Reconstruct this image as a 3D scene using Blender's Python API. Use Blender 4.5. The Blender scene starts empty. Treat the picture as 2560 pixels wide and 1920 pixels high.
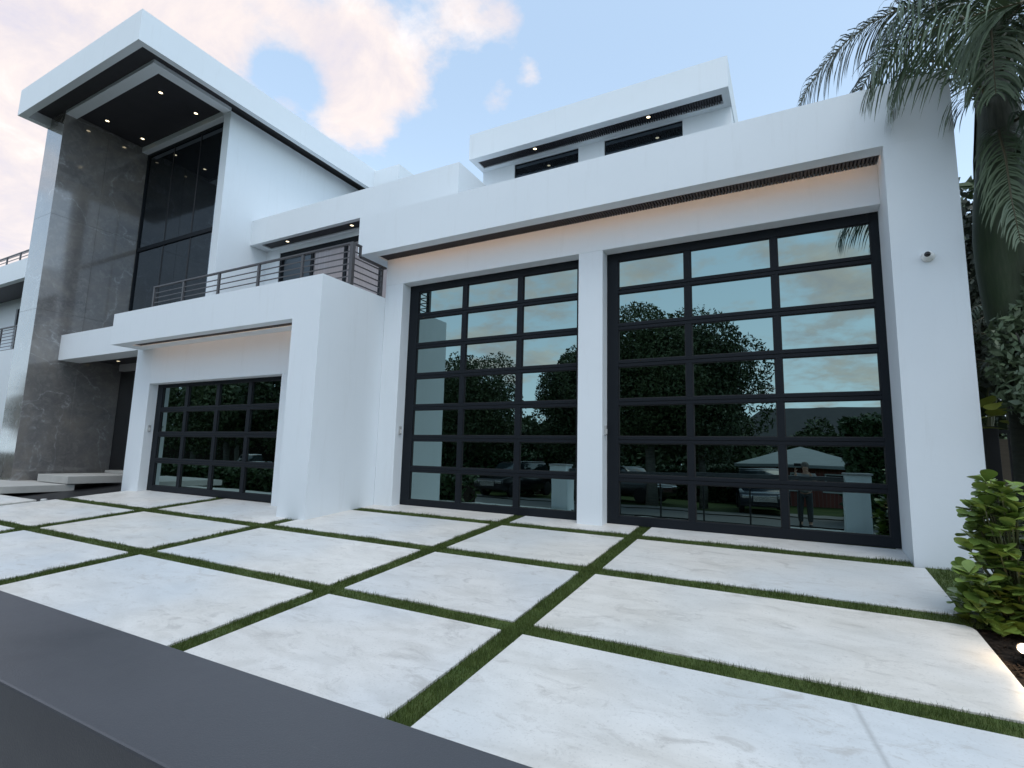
import bpy, bmesh, math, random
import numpy as np
from mathutils import Vector, Matrix
R = math.radians
random.seed(7); rng = np.random.default_rng(7)
sc = bpy.context.scene; col = sc.collection

# ------------------------------------------------------------------ camera
cd = bpy.data.cameras.new('camera'); cam = bpy.data.objects.new('camera', cd); col.objects.link(cam)
sc.camera = cam
YAW, PITCH, ROLL = 0.4933, 0.1346, 0.0251
fwd = Vector((-math.sin(YAW)*math.cos(PITCH), math.cos(YAW)*math.cos(PITCH), math.sin(PITCH)))
rt = Vector((math.cos(YAW), math.sin(YAW), 0)); up = rt.cross(fwd)
r2 = math.cos(ROLL)*rt + math.sin(ROLL)*up; u2 = -math.sin(ROLL)*rt + math.cos(ROLL)*up
m = Matrix((r2, u2, -fwd)).transposed().to_4x4(); m.translation = Vector((0, 0, 1.66)); cam.matrix_world = m
cd.sensor_width = 36; cd.lens = 1319.56/2560*36; cd.clip_start = 0.03; cd.clip_end = 600
sc.render.resolution_x = 1024; sc.render.resolution_y = 768

def pxdir(x, y):     # direction through a pixel of the 2560x1920 photograph
    d = r2*((x-1280)/1319.56) - u2*((y-960)/1319.56) + fwd
    return d.normalized()

# ------------------------------------------------------------------ world
SUN_EL, SUN_AZ = 62.0, 140.0      # degrees; azimuth clockwise from +y: low, behind the camera
w = bpy.data.worlds.new('World'); sc.world = w; w.use_nodes = True
nt = w.node_tree; nt.nodes.clear()
class NT:
    def __init__(s, t): s.t = t
    def n(s, typ, **kw):
        o = s.t.nodes.new(typ)
        for k, v in kw.items():
            if k.startswith('i_'): o.inputs[k[2:].replace('_', ' ')].default_value = v
            else: setattr(o, k, v)
        return o
    def l(s, a, b): s.t.links.new(a, b)
    def math(s, op, a, b=None, c=None, clamp=False):
        o = s.t.nodes.new('ShaderNodeMath'); o.operation = op; o.use_clamp = clamp
        for i, v in enumerate((a, b, c)):
            if v is None: continue
            if isinstance(v, (int, float)): o.inputs[i].default_value = v
            else: s.l(v, o.inputs[i])
        return o.outputs[0]
    def mix(s, f, a, b, blend='MIX'):
        o = s.t.nodes.new('ShaderNodeMix'); o.data_type = 'RGBA'; o.blend_type = blend
        for k, v in ((0, f), (6, a), (7, b)):
            if isinstance(v, (int, float)): o.inputs[k].default_value = v
            elif isinstance(v, tuple): o.inputs[k].default_value = (*v[:3], 1)
            else: s.l(v, o.inputs[k])
        return o.outputs[2]
    def ramp(s, f, stops, interp='LINEAR'):
        o = s.t.nodes.new('ShaderNodeValToRGB'); e = o.color_ramp.elements; o.color_ramp.interpolation = interp
        while len(e) < len(stops): e.new(0.5)
        for i, (p, c) in enumerate(stops):
            e[i].position = p; e[i].color = (*c, 1) if isinstance(c, tuple) else (c, c, c, 1)
        s.l(f, o.inputs[0]); return o.outputs[0]
    def vm(s, op, a, b=None):
        o = s.t.nodes.new('ShaderNodeVectorMath'); o.operation = op
        for i, v in enumerate((a, b)):
            if v is None: continue
            if isinstance(v, tuple): o.inputs[i].default_value = v
            else: s.l(v, o.inputs[i])
        return o
    def noise(s, vec, scale, detail=4, rough=.55, dist=0):
        o = s.t.nodes.new('ShaderNodeTexNoise'); s.l(vec, o.inputs['Vector'])
        o.inputs['Scale'].default_value = scale; o.inputs['Detail'].default_value = detail
        o.inputs['Roughness'].default_value = rough; o.inputs['Distortion'].default_value = dist
        return o.outputs['Fac']
W = NT(nt)
tc = W.n('ShaderNodeTexCoord').outputs['Generated']
sky = W.n('ShaderNodeTexSky'); sky.sky_type = 'NISHITA'; sky.sun_disc = False
sky.sun_elevation = R(SUN_EL); sky.sun_rotation = R(SUN_AZ); sky.altitude = 0
sky.air_density = 1.0; sky.dust_density = 0.7; sky.ozone_density = 2.2
sep = W.n('ShaderNodeSeparateXYZ'); W.l(tc, sep.inputs[0])
zc = W.math('MAXIMUM', sep.outputs[2], 0.0)
hz = W.math('POWER', W.math('SUBTRACT', 1.0, zc), 2.2)
# thin bright veil, stronger towards the horizon
base = W.mix(W.math('MULTIPLY_ADD', hz, 0.45, 0.45), sky.outputs[0], (5.4, 7.3, 9.6))
base = W.mix(W.math('POWER', W.math('SUBTRACT', 1.0, zc), 4.0), base, (8.6, 10.6, 12.0))
sdir = Vector((math.sin(R(SUN_AZ))*math.cos(R(SUN_EL)), math.cos(R(SUN_AZ))*math.cos(R(SUN_EL)), math.sin(R(SUN_EL))))
aur = W.math('POWER', W.math('MAXIMUM', W.vm('DOT_PRODUCT', tc, tuple(sdir)).outputs['Value'], 0.0), 2.0)
base = W.mix(aur, base, W.mix(1.0, base, (3.2, 3.7, 3.8), 'ADD'))
# clouds: fractal noise on a flat cloud layer
inv = W.math('DIVIDE', 1.0, W.math('ADD', zc, 0.22))
cmb = W.n('ShaderNodeCombineXYZ')
W.l(W.math('MULTIPLY', sep.outputs[0], inv), cmb.inputs[0]); W.l(W.math('MULTIPLY', sep.outputs[1], inv), cmb.inputs[1])
cmb.inputs[2].default_value = 5.3
n1 = W.noise(cmb.outputs[0], 1.9, 8, .58, 0)
n2 = W.noise(cmb.outputs[0], 5.0, 10, .60, 0)
nn = W.math('MULTIPLY_ADD', W.math('SUBTRACT', W.math('ADD', W.math('MULTIPLY', n1, .30), W.math('MULTIPLY', n2, .70)), .5), 2.1, .41)
def blob(px, py, rad, amp):
    d = pxdir(px, py)
    dp = W.vm('DOT_PRODUCT', tc, tuple(d)).outputs['Value']
    c = math.cos(R(rad))
    return W.math('MULTIPLY', W.math('EXPONENT', W.math('MULTIPLY', W.math('SUBTRACT', dp, 1.0), 1.9/(1-c))), amp)
bias = None
BL = [(60, 300, 15, .42), (330, 60, 9, .32), (20, 760, 13, .42), (-260, 300, 24, .45), (540, 90, 4.4, .38), (590, 190, 2.8, .30),
      (820, 50, 3.5, .40), (900, 120, 3.4, .38), (970, 190, 3.0, .42), (1000, 240, 2.4, .34), (850, 300, 2.8, .48), (950, 345, 2.8, .62), (1080, 0, 3.2, .50), (1180, 20, 3.2, .60), (1300, 15, 3.0, .72), (1235, 240, 2.8, .60), (1290, 215, 2.0, .4), (1345, 185, 2.0, .7), (730, 265, 1.3, .4),
      (1750, 80, 12, -.26), (700, 110, 3.2, -.35), (650, 270, 3.5, -.35), (1090, 150, 3.6, -.42), (1180, 120, 3.0, -.3)]
bias = None
BL = [(60, 300, 15, .44), (330, 60, 9, .34), (20, 760, 13, .44), (-260, 300, 24, .45), (560, 90, 4.6, .42), (600, 190, 3.0, .34),
      (740, 10, 4.5, .50), (820, 60, 3.5, .42), (900, 120, 3.4, .40), (970, 180, 3.2, .44), (1000, 240, 2.6, .36), (850, 300, 3.0, .46), (950, 345, 2.8, .62), (1080, 10, 3.5, .50), (1180, 30, 3.2, .60), (1300, 25, 3.0, .72), (1235, 240, 3.0, 1.0), (1290, 215, 2.2, .5), (1345, 185, 2.2, 1.0), (730, 265, 1.3, .4),
      (1700, 80, 13, -.26), (690, 150, 3.0, -.2), (1110, 170, 3.5, -.2)]
bias = None
BL = [(60, 300, 15, .46), (330, 60, 9, .34), (20, 760, 13, .46), (-260, 300, 24, .45), (560, 90, 5.0, .40), (600, 190, 3.2, .34),
      (800, 30, 6, .34), (890, 110, 4.4, .36), (970, 190, 3.6, .42), (1000, 250, 2.6, .30), (850, 300, 3.4, .40), (940, 350, 3.2, .46), (790, 290, 2, .25), (1080, 15, 4.5, .38), (1240, 20, 4.8, .42), (1250, 245, 3.4, .50), (1340, 190, 2.6, .46), (730, 265, 1.5, .3),
      (1650, 80, 16, -.34), (700, 150, 3.4, -.22), (1100, 160, 4.0, -.25)]
bias = None
BL = [(60, 300, 15, .42), (330, 60, 9, .30), (20, 760, 13, .42), (-260, 300, 24, .45), (540, 90, 5.5, .34), (580, 190, 3.5, .26),
      (790, 40, 6, .26), (880, 120, 4.5, .30), (960, 190, 3.6, .34), (1000, 250, 2.6, .22), (850, 300, 3.6, .32), (940, 345, 3.2, .34), (800, 290, 2, .2), (1080, 20, 5, .30), (1240, 20, 5, .30), (1250, 245, 3.6, .34), (1340, 190, 2.6, .30), (730, 265, 1.5, .2),
      (1650, 80, 16, -.30), (700, 170, 4.0, -.22), (1100, 150, 4.0, -.2)]
bias = None
BL = [(60, 330, 17, .46), (330, 60, 11, .34), (20, 760, 14, .5), (-260, 300, 24, .45), (520, 80, 6, .26), (570, 160, 4.5, .26),
      (860, 60, 7, .26), (930, 150, 5.5, .36), (1000, 200, 4.0, .34), (860, 320, 4.5, .34), (950, 340, 3.6, .36), (1170, 20, 6.5, .36), (1290, 30, 4, .30), (1260, 235, 3.2, .42), (1335, 195, 2.6, .34),
      (600, 420, 8, -.35), (1600, 60, 15, -.7), (1900, 200, 12, -.5), (1130, 380, 6, -.35), (700, 170, 4.5, -.36), (2200, 60, 12, -.4), (2480, 420, 10, -.4), (1100, 150, 3.5, -.30)]
bias = None
BL = [(60, 330, 15, .42), (330, 90, 11, .30), (20, 760, 12, .40), (-260, 300, 22, .35), (500, 60, 6, .22), (560, 150, 5, .22), (690, 10, 5, .25),
      (860, 90, 5, .24), (930, 150, 5.2, .36), (1000, 220, 3.6, .34), (850, 320, 3.6, .36), (940, 340, 3.4, .38), (1150, 30, 5.5, .34), (1290, 40, 3, .28), (1260, 240, 2.8, .34), (1330, 195, 2.6, .38), (1225, 260, 2.2, .25),
      (720, 265, 1.6, .25), (860, 240, 3, .20), (2480, 420, 9, -.3), (1750, 120, 12, -.2),
      (600, 420, 7, -.3), (1600, 60, 14, -.65), (1900, 200, 10, -.40), (1120, 360, 6, -.3), (690, 160, 4.0, -.32), (1000, 60, 3, -.15), (2200, 60, 10, -.3)]
bias = None
def rblob(px, py, rad, amp):      # a cloud low over the street side
    d = pxdir(px, py); d.y = -d.y
    dp = W.vm('DOT_PRODUCT', tc, tuple(d)).outputs['Value']; c = math.cos(R(rad))
    return W.math('MULTIPLY', W.math('EXPONENT', W.math('MULTIPLY', W.math('SUBTRACT', dp, 1.0), 1.9/(1-c))), amp)
for q_ in ((2080, 700, 5, .36), (2170, 950, 6, .34), (1640, 610, 6, .30), (1330, 700, 8, .36), (1250, 880, 6, .32), (1900, 640, 3, .22), (2000, 880, 3, .25), (2400, 700, 8, .34), (900, 700, 14, .34), (2600, 300, 18, .3)):
    t = rblob(*q_); bias = t if bias is None else W.math('ADD', bias, t)
for b in BL:
    t = blob(*b); bias = t if bias is None else W.math('ADD', bias, t)
msk = W.math('ADD', nn, bias)
mask = W.ramp(msk, [(.50, 0.0), (.60, .30), (.72, .75), (.90, 1.0)])
n3 = W.noise(W.vm('ADD', cmb.outputs[0], (.05, -.06, 2.2)).outputs[0], 4.2, 9, .64, .6)
cs = W.math('ADD', W.math('MULTIPLY', n3, .75), W.math('MULTIPLY', n2, .25))
cshade = W.ramp(cs, [(.34, (5.5, 5.2, 5.9)), (.46, (6.4, 5.8, 5.9)), (.56, (7.3, 6.45, 6.15)), (.68, (8.3, 7.7, 7.4))])
out = W.mix(W.math('MULTIPLY', mask, .92), base, cshade)
bg = W.n('ShaderNodeBackground'); W.l(out, bg.inputs[0]); bg.inputs[1].default_value = 0.130
wo = W.n('ShaderNodeOutputWorld'); W.l(bg.outputs[0], wo.inputs[0])

# ------------------------------------------------------------------ sun
sd = bpy.data.lights.new('sun', 'SUN'); so = bpy.data.objects.new('sun', sd); col.objects.link(so)
sd.energy = 0.95; sd.angle = R(30); sd.color = (1, .93, .86)
sdir = Vector((math.sin(R(SUN_AZ))*math.cos(R(SUN_EL)), math.cos(R(SUN_AZ))*math.cos(R(SUN_EL)), math.sin(R(SUN_EL))))
so.rotation_euler = sdir.to_track_quat('Z', 'Y').to_euler()
sc.view_settings.view_transform = 'Standard'; sc.view_settings.look = 'None'; sc.view_settings.gamma = 1
sc.view_settings.exposure = 0.17; sc.view_settings.use_curve_mapping = False
sc.render.engine = 'CYCLES'; sc.cycles.max_bounces = 6; sc.cycles.diffuse_bounces = 3; sc.cycles.glossy_bounces = 3; sc.cycles.transmission_bounces = 2; sc.cycles.caustics_reflective = False; sc.cycles.sample_clamp_indirect = 4

# ------------------------------------------------------------------ materials
def mat(name, base=(.5, .5, .5), rough=.5, metal=0, spec=.5, emit=None, es=0, fn=None):
    mt = bpy.data.materials.new(name); mt.use_nodes = True; t = NT(mt.node_tree)
    b = mt.node_tree.nodes['Principled BSDF']
    b.inputs['Base Color'].default_value = (*base, 1); b.inputs['Roughness'].default_value = rough
    b.inputs['Metallic'].default_value = metal; b.inputs['Specular IOR Level'].default_value = spec
    if emit: b.inputs['Emission Color'].default_value = (*emit, 1); b.inputs['Emission Strength'].default_value = es
    if fn: fn(t, b)
    return mt
def bump(t, b, h, strength=.2, dist=.01):
    o = t.n('ShaderNodeBump'); o.inputs['Strength'].default_value = strength; o.inputs['Distance'].default_value = dist
    t.l(h, o.inputs['Height']); t.l(o.outputs[0], b.inputs['Normal'])
def pos(t): return t.n('ShaderNodeNewGeometry').outputs['Position']
def f_stucco(t, b):
    p = pos(t); n = t.noise(p, .9, 6, .65); n3 = t.noise(p, 60, 3, .6); n4 = t.noise(p, 5, 4, .6)
    st = t.noise(t.vm('MULTIPLY', p, (5, 5, .5)).outputs[0], 1.4, 6, .7, .3)
    c = t.mix(n, (.70, .745, .775), (.76, .80, .825)); c = t.mix(t.ramp(st, [(.56, 0.0), (.74, .22)]), c, (.58, .60, .60))
    t.l(c, b.inputs['Base Color']); bump(t, b, t.math('ADD', t.math('MULTIPLY', n3, .5), t.math('MULTIPLY', n4, 1.6)), .16, .006)
M_white = mat('white_stucco', rough=.75, spec=.3, fn=f_stucco)
def f_slab(t, b):
    g = t.n('ShaderNodeNewGeometry'); p = g.outputs['Position']
    oi = t.n('ShaderNodeObjectInfo')
    off = t.n('ShaderNodeCombineXYZ'); t.l(t.math('MULTIPLY', oi.outputs['Random'], 40), off.inputs[0]); t.l(t.math('MULTIPLY', oi.outputs['Random'], 17), off.inputs[1])
    q = t.vm('ADD', p, off.outputs[0]).outputs[0]
    st = t.vm('MULTIPLY', q, (.75, 1.5, 1)).outputs[0]
    a = t.noise(st, 1.3, 8, .66, 1.2); c = t.noise(st, 4.2, 9, .74, 1.0); d = t.noise(q, 60, 3, .6); e = t.noise(q, .5, 2, .5)
    c0 = t.ramp(a, [(.30, (.60, .575, .53)), (.45, (.665, .642, .60)), (.60, (.705, .682, .64)), (.8, (.745, .725, .69))])
    c0 = t.mix(t.ramp(t.noise(st, 3.1, 6, .65, .8), [(.46, 0.0), (.62, .38)]), c0, (.50, .475, .43))
    c1 = t.mix(t.ramp(e, [(.42, 0.0), (.68, .50)]), c0, (.50, .57, .63))
    c2 = t.mix(t.ramp(c, [(.54, 0.0), (.66, .60)]), c1, (.42, .40, .37))
    c3 = t.mix(t.ramp(d, [(.56, 0.0), (.72, .45)]), c2, (.42, .41, .39))
    # a tyre-like grey stain across the near slab
    s = t.n('ShaderNodeSeparateXYZ'); t.l(p, s.inputs[0])
    ln = t.math('ABSOLUTE', t.math('SUBTRACT', s.outputs[0], t.math('MULTIPLY_ADD', s.outputs[1], -.166, .844)))
    ln = t.math('ADD', ln, t.math('MULTIPLY', t.math('SUBTRACT', c, .5), .05))
    sm = t.math('MULTIPLY', t.ramp(ln, [(0.0, .55), (.022, 0.0)]), t.math('LESS_THAN', s.outputs[1], 3.72))
    vr = t.ramp(oi.outputs['Random'], [(0.0, (.93, .93, .94)), (.5, (1, 1, 1)), (1.0, (.97, .955, .93))])
    c3 = t.mix(1.0, c3, vr, 'MULTIPLY')
    pits = t.n('ShaderNodeTexVoronoi'); pits.inputs['Scale'].default_value = 38; t.l(q, pits.inputs['Vector'])
    c3 = t.mix(t.math('MULTIPLY', t.ramp(pits.outputs['Distance'], [(.10, 1.0), (.20, 0.0)]), t.ramp(c, [(.48, 0.0), (.62, .55)])), c3, (.40, .385, .35))
    c4 = t.mix(sm, c3, (.30, .30, .29))
    t.l(c4, b.inputs['Base Color'])
    t.l(t.ramp(a, [(.3, .38), (.7, .55)]), b.inputs['Roughness'])
    bump(t, b, t.math('ADD', t.math('MULTIPLY', d, .5), c), .12, .004)
M_slab = mat('pale_stone', rough=.45, spec=.4, fn=f_slab)
def f_marble(t, b):
    p = pos(t)
    q = t.vm('MULTIPLY', p, (1.0, .75, .8)).outputs[0]
    n = t.noise(p, .8, 8, .62, .6); nf = t.noise(p, 6, 8, .7, .8)
    c0 = t.ramp(n, [(.3, (.115, .113, .116)), (.48, (.160, .155, .152)), (.6, (.200, .185, .170)), (.78, (.24, .222, .20))])
    c0 = t.mix(t.ramp(nf, [(.48, 0.0), (.72, .6)]), c0, (.27, .26, .245))
    r1 = t.math('ABSOLUTE', t.math('SUBTRACT', t.noise(q, .42, 5, .55, .5), .5))
    r2_ = t.math('ABSOLUTE', t.math('SUBTRACT', t.noise(t.vm('ADD', q, (7.3, 2.1, 4.4)).outputs[0], .85, 6, .6, .9), .5))
    gate = t.ramp(nf, [(.42, .15), (.60, 1.0)])
    c1 = t.mix(t.math('MULTIPLY', t.ramp(r1, [(0.0, .75), (.0035, .3), (.010, 0.0)]), gate), c0, (.36, .37, .38))
    c2 = t.mix(t.math('MULTIPLY', t.ramp(r2_, [(0.0, .22), (.006, .08), (.02, 0.0)]), gate), c1, (.30, .305, .31))
    t.l(c2, b.inputs['Base Color']); b.inputs['IOR'].default_value = 1.9; b.inputs['Coat Weight'].default_value = .6; b.inputs['Coat Roughness'].default_value = .07
M_marble = mat('dark_marble', rough=.08, spec=.5, fn=f_marble)
def f_dkmet(t, b):
    p = pos(t); n = t.noise(p, 180, 2, .5); bump(t, b, n, .05, .001)
M_frame = mat('black_frame', (.009, .012, .016), .55, spec=.18, fn=f_dkmet)
M_gasket = mat('black_rubber', (.010, .011, .012), .6)
M_rail = mat('dark_bronze_metal', (.055, .052, .055), .45, fn=f_dkmet)
def glass_fn(sc_, st):
    def f(t, b):
        p = pos(t); n = t.noise(p, sc_, 2, .5); bump(t, b, n, st, .02)
    return f
M_mirror = mat('tinted_reflective_glass', (.225, .305, .30), .0, 1.0, fn=glass_fn(1.4, .030))
M_glassdark = mat('dark_tinted_glass', (.10, .12, .14), .01, .92, fn=glass_fn(.8, .02))
def f_soff(t, b):
    p = pos(t); t.l(t.mix(t.noise(p, 3, 4), (.022, .022, .027), (.038, .036, .040)), b.inputs['Base Color'])
M_soffit = mat('charcoal_soffit', rough=.6, fn=f_soff)
M_grey = mat('grey_render', (.33, .33, .335), .7, fn=lambda t, b: bump(t, b, t.noise(pos(t), 60, 3), .1, .003))
def f_conc(t, b):
    p = pos(t); n = t.noise(p, 2.5, 7, .65); t.l(t.mix(n, (.34, .335, .31), (.52, .51, .48)), b.inputs['Base Color']); bump(t, b, t.noise(p, 40, 4), .15, .004)
M_conc = mat('cast_concrete', rough=.7, fn=f_conc)
def f_gate(t, b):
    p = pos(t); n = t.noise(p, 3, 5, .65); n2 = t.noise(p, 420, 2, .6); n5 = t.noise(p, 900, 1, .5); n6 = t.noise(t.vm('MULTIPLY', p, (1, 9, 9)).outputs[0], 14, 4, .7)
    c = t.mix(n, (.038, .041, .048), (.066, .068, .076)); c = t.mix(t.ramp(n5, [(.60, 0.0), (.70, .5)]), c, (.12, .12, .125))
    c = t.mix(t.ramp(n6, [(.68, 0.0), (.78, .35)]), c, (.16, .16, .16))
    t.l(c, b.inputs['Base Color']); t.l(t.ramp(n, [(.3, .34), (.7, .52)]), b.inputs['Roughness']); bump(t, b, n2, .35, .0008)
M_gate = mat('charcoal_powder_coat', rough=.42, spec=.5, fn=f_gate)
def f_turf(t, b):
    p = pos(t); n = t.noise(p, 9, 5, .6); n2 = t.noise(p, 130, 2, .6)
    c = t.ramp(n, [(.3, (.046, .072, .014)), (.55, (.070, .100, .022)), (.8, (.100, .125, .034))])
    n4 = t.noise(p, 55, 3, .7); c = t.mix(t.ramp(n4, [(.58, 0.0), (.72, .7)]), c, (.16, .15, .055)); t.l(t.mix(t.math('MULTIPLY', n2, .5), c, (.030, .055, .014)), b.inputs['Base Color'])
M_turf = mat('turf_green', rough=.6, spec=.25, fn=f_turf)
def f_soil(t, b):
    p = pos(t); n = t.noise(p, 22, 6, .7); t.l(t.ramp(n, [(.3, (.008, .007, .006)), (.6, (.030, .022, .017)), (.8, (.055, .042, .032))]), b.inputs['Base Color']); bump(t, b, n, .9, .03)
M_soil = mat('dark_mulch', rough=.95, spec=.1, fn=f_soil)
def f_lawn(t, b):
    p = pos(t); n = t.noise(p, 1.2, 8, .7); t.l(t.ramp(n, [(.3, (.030, .050, .016)), (.7, (.065, .09, .03))]), b.inputs['Base Color'])
M_lawn = mat('lawn', rough=.9, spec=.1, fn=f_lawn)
def f_asph(t, b):
    p = pos(t); n = t.noise(p, 1.5, 8, .7); n2 = t.noise(p, 90, 3, .7); t.l(t.mix(n, (.10, .10, .098), (.16, .158, .15)), b.inputs['Base Color']); bump(t, b, n2, .4, .005)
M_asph = mat('asphalt', rough=.85, fn=f_asph)
def f_pave(t, b):
    p = pos(t); n = t.noise(p, 1.8, 8, .7); t.l(t.mix(n, (.16, .155, .145), (.24, .23, .21)), b.inputs['Base Color'])
M_pave = mat('pavement_concrete', rough=.85, fn=f_pave)
def leafmat(name, c1, c2, rough=.45, scale=5, trans=0.0):
    def f(t, b):
        oi = t.n('ShaderNodeObjectInfo').outputs['Random']
        p = pos(t); n = t.noise(p, scale, 3, .6)
        t.l(t.mix(t.math('ADD', t.math('MULTIPLY', oi, .45), t.math('MULTIPLY', n, .6), clamp=True), c1, c2), b.inputs['Base Color'])
        if trans: b.inputs['Transmission Weight'].default_value = 0; b.inputs['Subsurface Weight'].default_value = 0
    return mat(name, rough=rough, spec=.5, fn=f)
M_bush = leafmat('bush_leaf', (.085, .145, .028), (.27, .36, .075), .35, 14)
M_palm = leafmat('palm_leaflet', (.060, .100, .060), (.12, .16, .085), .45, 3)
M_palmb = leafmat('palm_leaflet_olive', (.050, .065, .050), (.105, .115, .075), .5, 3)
M_tree = leafmat('tree_leaf', (.026, .046, .016), (.075, .105, .034), .6, 1.2)
M_hedge = leafmat('hedge_leaf', (.020, .045, .014), (.045, .085, .025), .6, 2)
def f_shaft(t, b):
    p = pos(t); st = t.vm('MULTIPLY', p, (9, 9, 1.2)).outputs[0]
    n = t.noise(st, 2.0, 6, .65, .3); n2 = t.noise(p, 3, 4)
    t.l(t.mix(t.ramp(n2, [(.4, 0.0), (.7, .4)]), t.ramp(n, [(.3, (.026, .044, .016)), (.55, (.048, .074, .028)), (.85, (.090, .100, .055))]), (.06, .06, .04)), b.inputs['Base Color']); bump(t, b, n, .3, .01)
M_shaft = mat('crownshaft_green', rough=.5, fn=f_shaft)
def f_bark(t, b):
    p = pos(t); st = t.vm('MULTIPLY', p, (1, 1, 7)).outputs[0]; n = t.noise(st, 3, 6, .65, .4)
    t.l(t.ramp(n, [(.3, (.085, .082, .068)), (.7, (.20, .19, .165))]), b.inputs['Base Color']); bump(t, b, n, .6, .02)
M_bark = mat('grey_bark', rough=.85, fn=f_bark)
M_palmbark = mat('dark_palm_bark', (.03, .032, .024), .9, fn=lambda t, b: (t.l(t.mix(t.noise(t.vm('MULTIPLY', pos(t), (2, 2, 9)).outputs[0], 3, 6), (.018, .022, .014), (.055, .055, .038)), b.inputs['Base Color']), bump(t, b, t.noise(t.vm('MULTIPLY', pos(t), (1, 1, 9)).outputs[0], 4, 6), .7, .03)))
M_stem = mat('cane_stem', (.13, .13, .055), .5)
M_petiole = mat('palm_rib', (.10, .085, .045), .5)
M_black = mat('black_paint', (.008, .008, .010), .4)
M_lamp = mat('downlight_glow', (1, .9, .7), .5, emit=(1, .84, .55), es=3.2)
M_lampring = mat('downlight_trim', (.05, .05, .05), .5)
M_hot = mat('path_light_glow', (1, .9, .7), .5, emit=(1, .78, .48), es=60)
M_plastic = mat('white_plastic', (.72, .72, .70), .35)
M_lens = mat('camera_lens_black', (.01, .01, .012), .1)
M_kp = mat('keypad_grey', (.36, .37, .37), .5)
def f_brick(t, b):
    br = t.n('ShaderNodeTexBrick'); t.l(pos(t), br.inputs['Vector']); br.inputs['Scale'].default_value = 3
    br.inputs['Color1'].default_value = (.20, .055, .045, 1); br.inputs['Color2'].default_value = (.26, .08, .06, 1); br.inputs['Mortar'].default_value = (.25, .22, .2, 1)
    t.l(br.outputs[0], b.inputs['Base Color'])
M_brick = mat('red_brick_far', rough=.9, fn=f_brick)
M_roofg = mat('grey_shingle_far', (.26, .28, .28), .8, fn=lambda t, b: t.l(t.mix(t.noise(t.vm('MULTIPLY', pos(t), (1, 1, 9)).outputs[0], 2, 5), (.20, .22, .22), (.34, .36, .35)), b.inputs['Base Color']))
M_roofd = mat('dark_tile_far', (.05, .05, .055), .8, fn=lambda t, b: t.l(t.mix(t.noise(pos(t), 2, 5), (.035, .035, .04), (.07, .07, .07)), b.inputs['Base Color']))
M_cream = mat('cream_wall_far', (.42, .40, .35), .9)
M_carn = mat('navy_car_paint', (.008, .012, .022), .18, spec=.8)
M_carw = mat('white_car_paint', (.62, .64, .66), .2, spec=.8)
M_card = mat('black_car_paint', (.012, .012, .014), .2, spec=.8)
M_carg = mat('car_glass', (.02, .03, .035), .05, spec=1)
M_tyre = mat('tyre_rubber', (.012, .012, .012), .8)
M_chrome = mat('chrome', (.6, .6, .6), .2, 1)
M_skin = mat('skin', (.42, .25, .18), .6); M_hair = mat('hair_grey', (.10, .085, .075), .7)
M_shirt = mat('grey_shirt', (.26, .25, .24), .85, fn=lambda t, b: t.l(t.ramp(t.math('FRACT', t.math('MULTIPLY', t.n('ShaderNodeSeparateXYZ').outputs[2], 1)), [(0, (.2, .2, .2)), (1, (.3, .3, .3))]), b.inputs['Base Color']))
M_trous = mat('dark_trousers', (.035, .04, .045), .9)

def f_curt(t, b):
    p = pos(t); st = t.vm('MULTIPLY', p, (14, 14, .3)).outputs[0]
    t.l(t.mix(t.noise(st, 1.0, 3, .5), (.20, .185, .195), (.34, .31, .32)), b.inputs['Base Color']); b.inputs['Coat Weight'].default_value = 1; b.inputs['Coat Roughness'].default_value = .01; b.inputs['Coat IOR'].default_value = 1.7
M_curtain = mat('curtained_glass', rough=.9, spec=.1, fn=f_curt)
M_led = mat('warm_led_strip', (1, .7, .4), .5, emit=(1, .60, .36), es=20)
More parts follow.
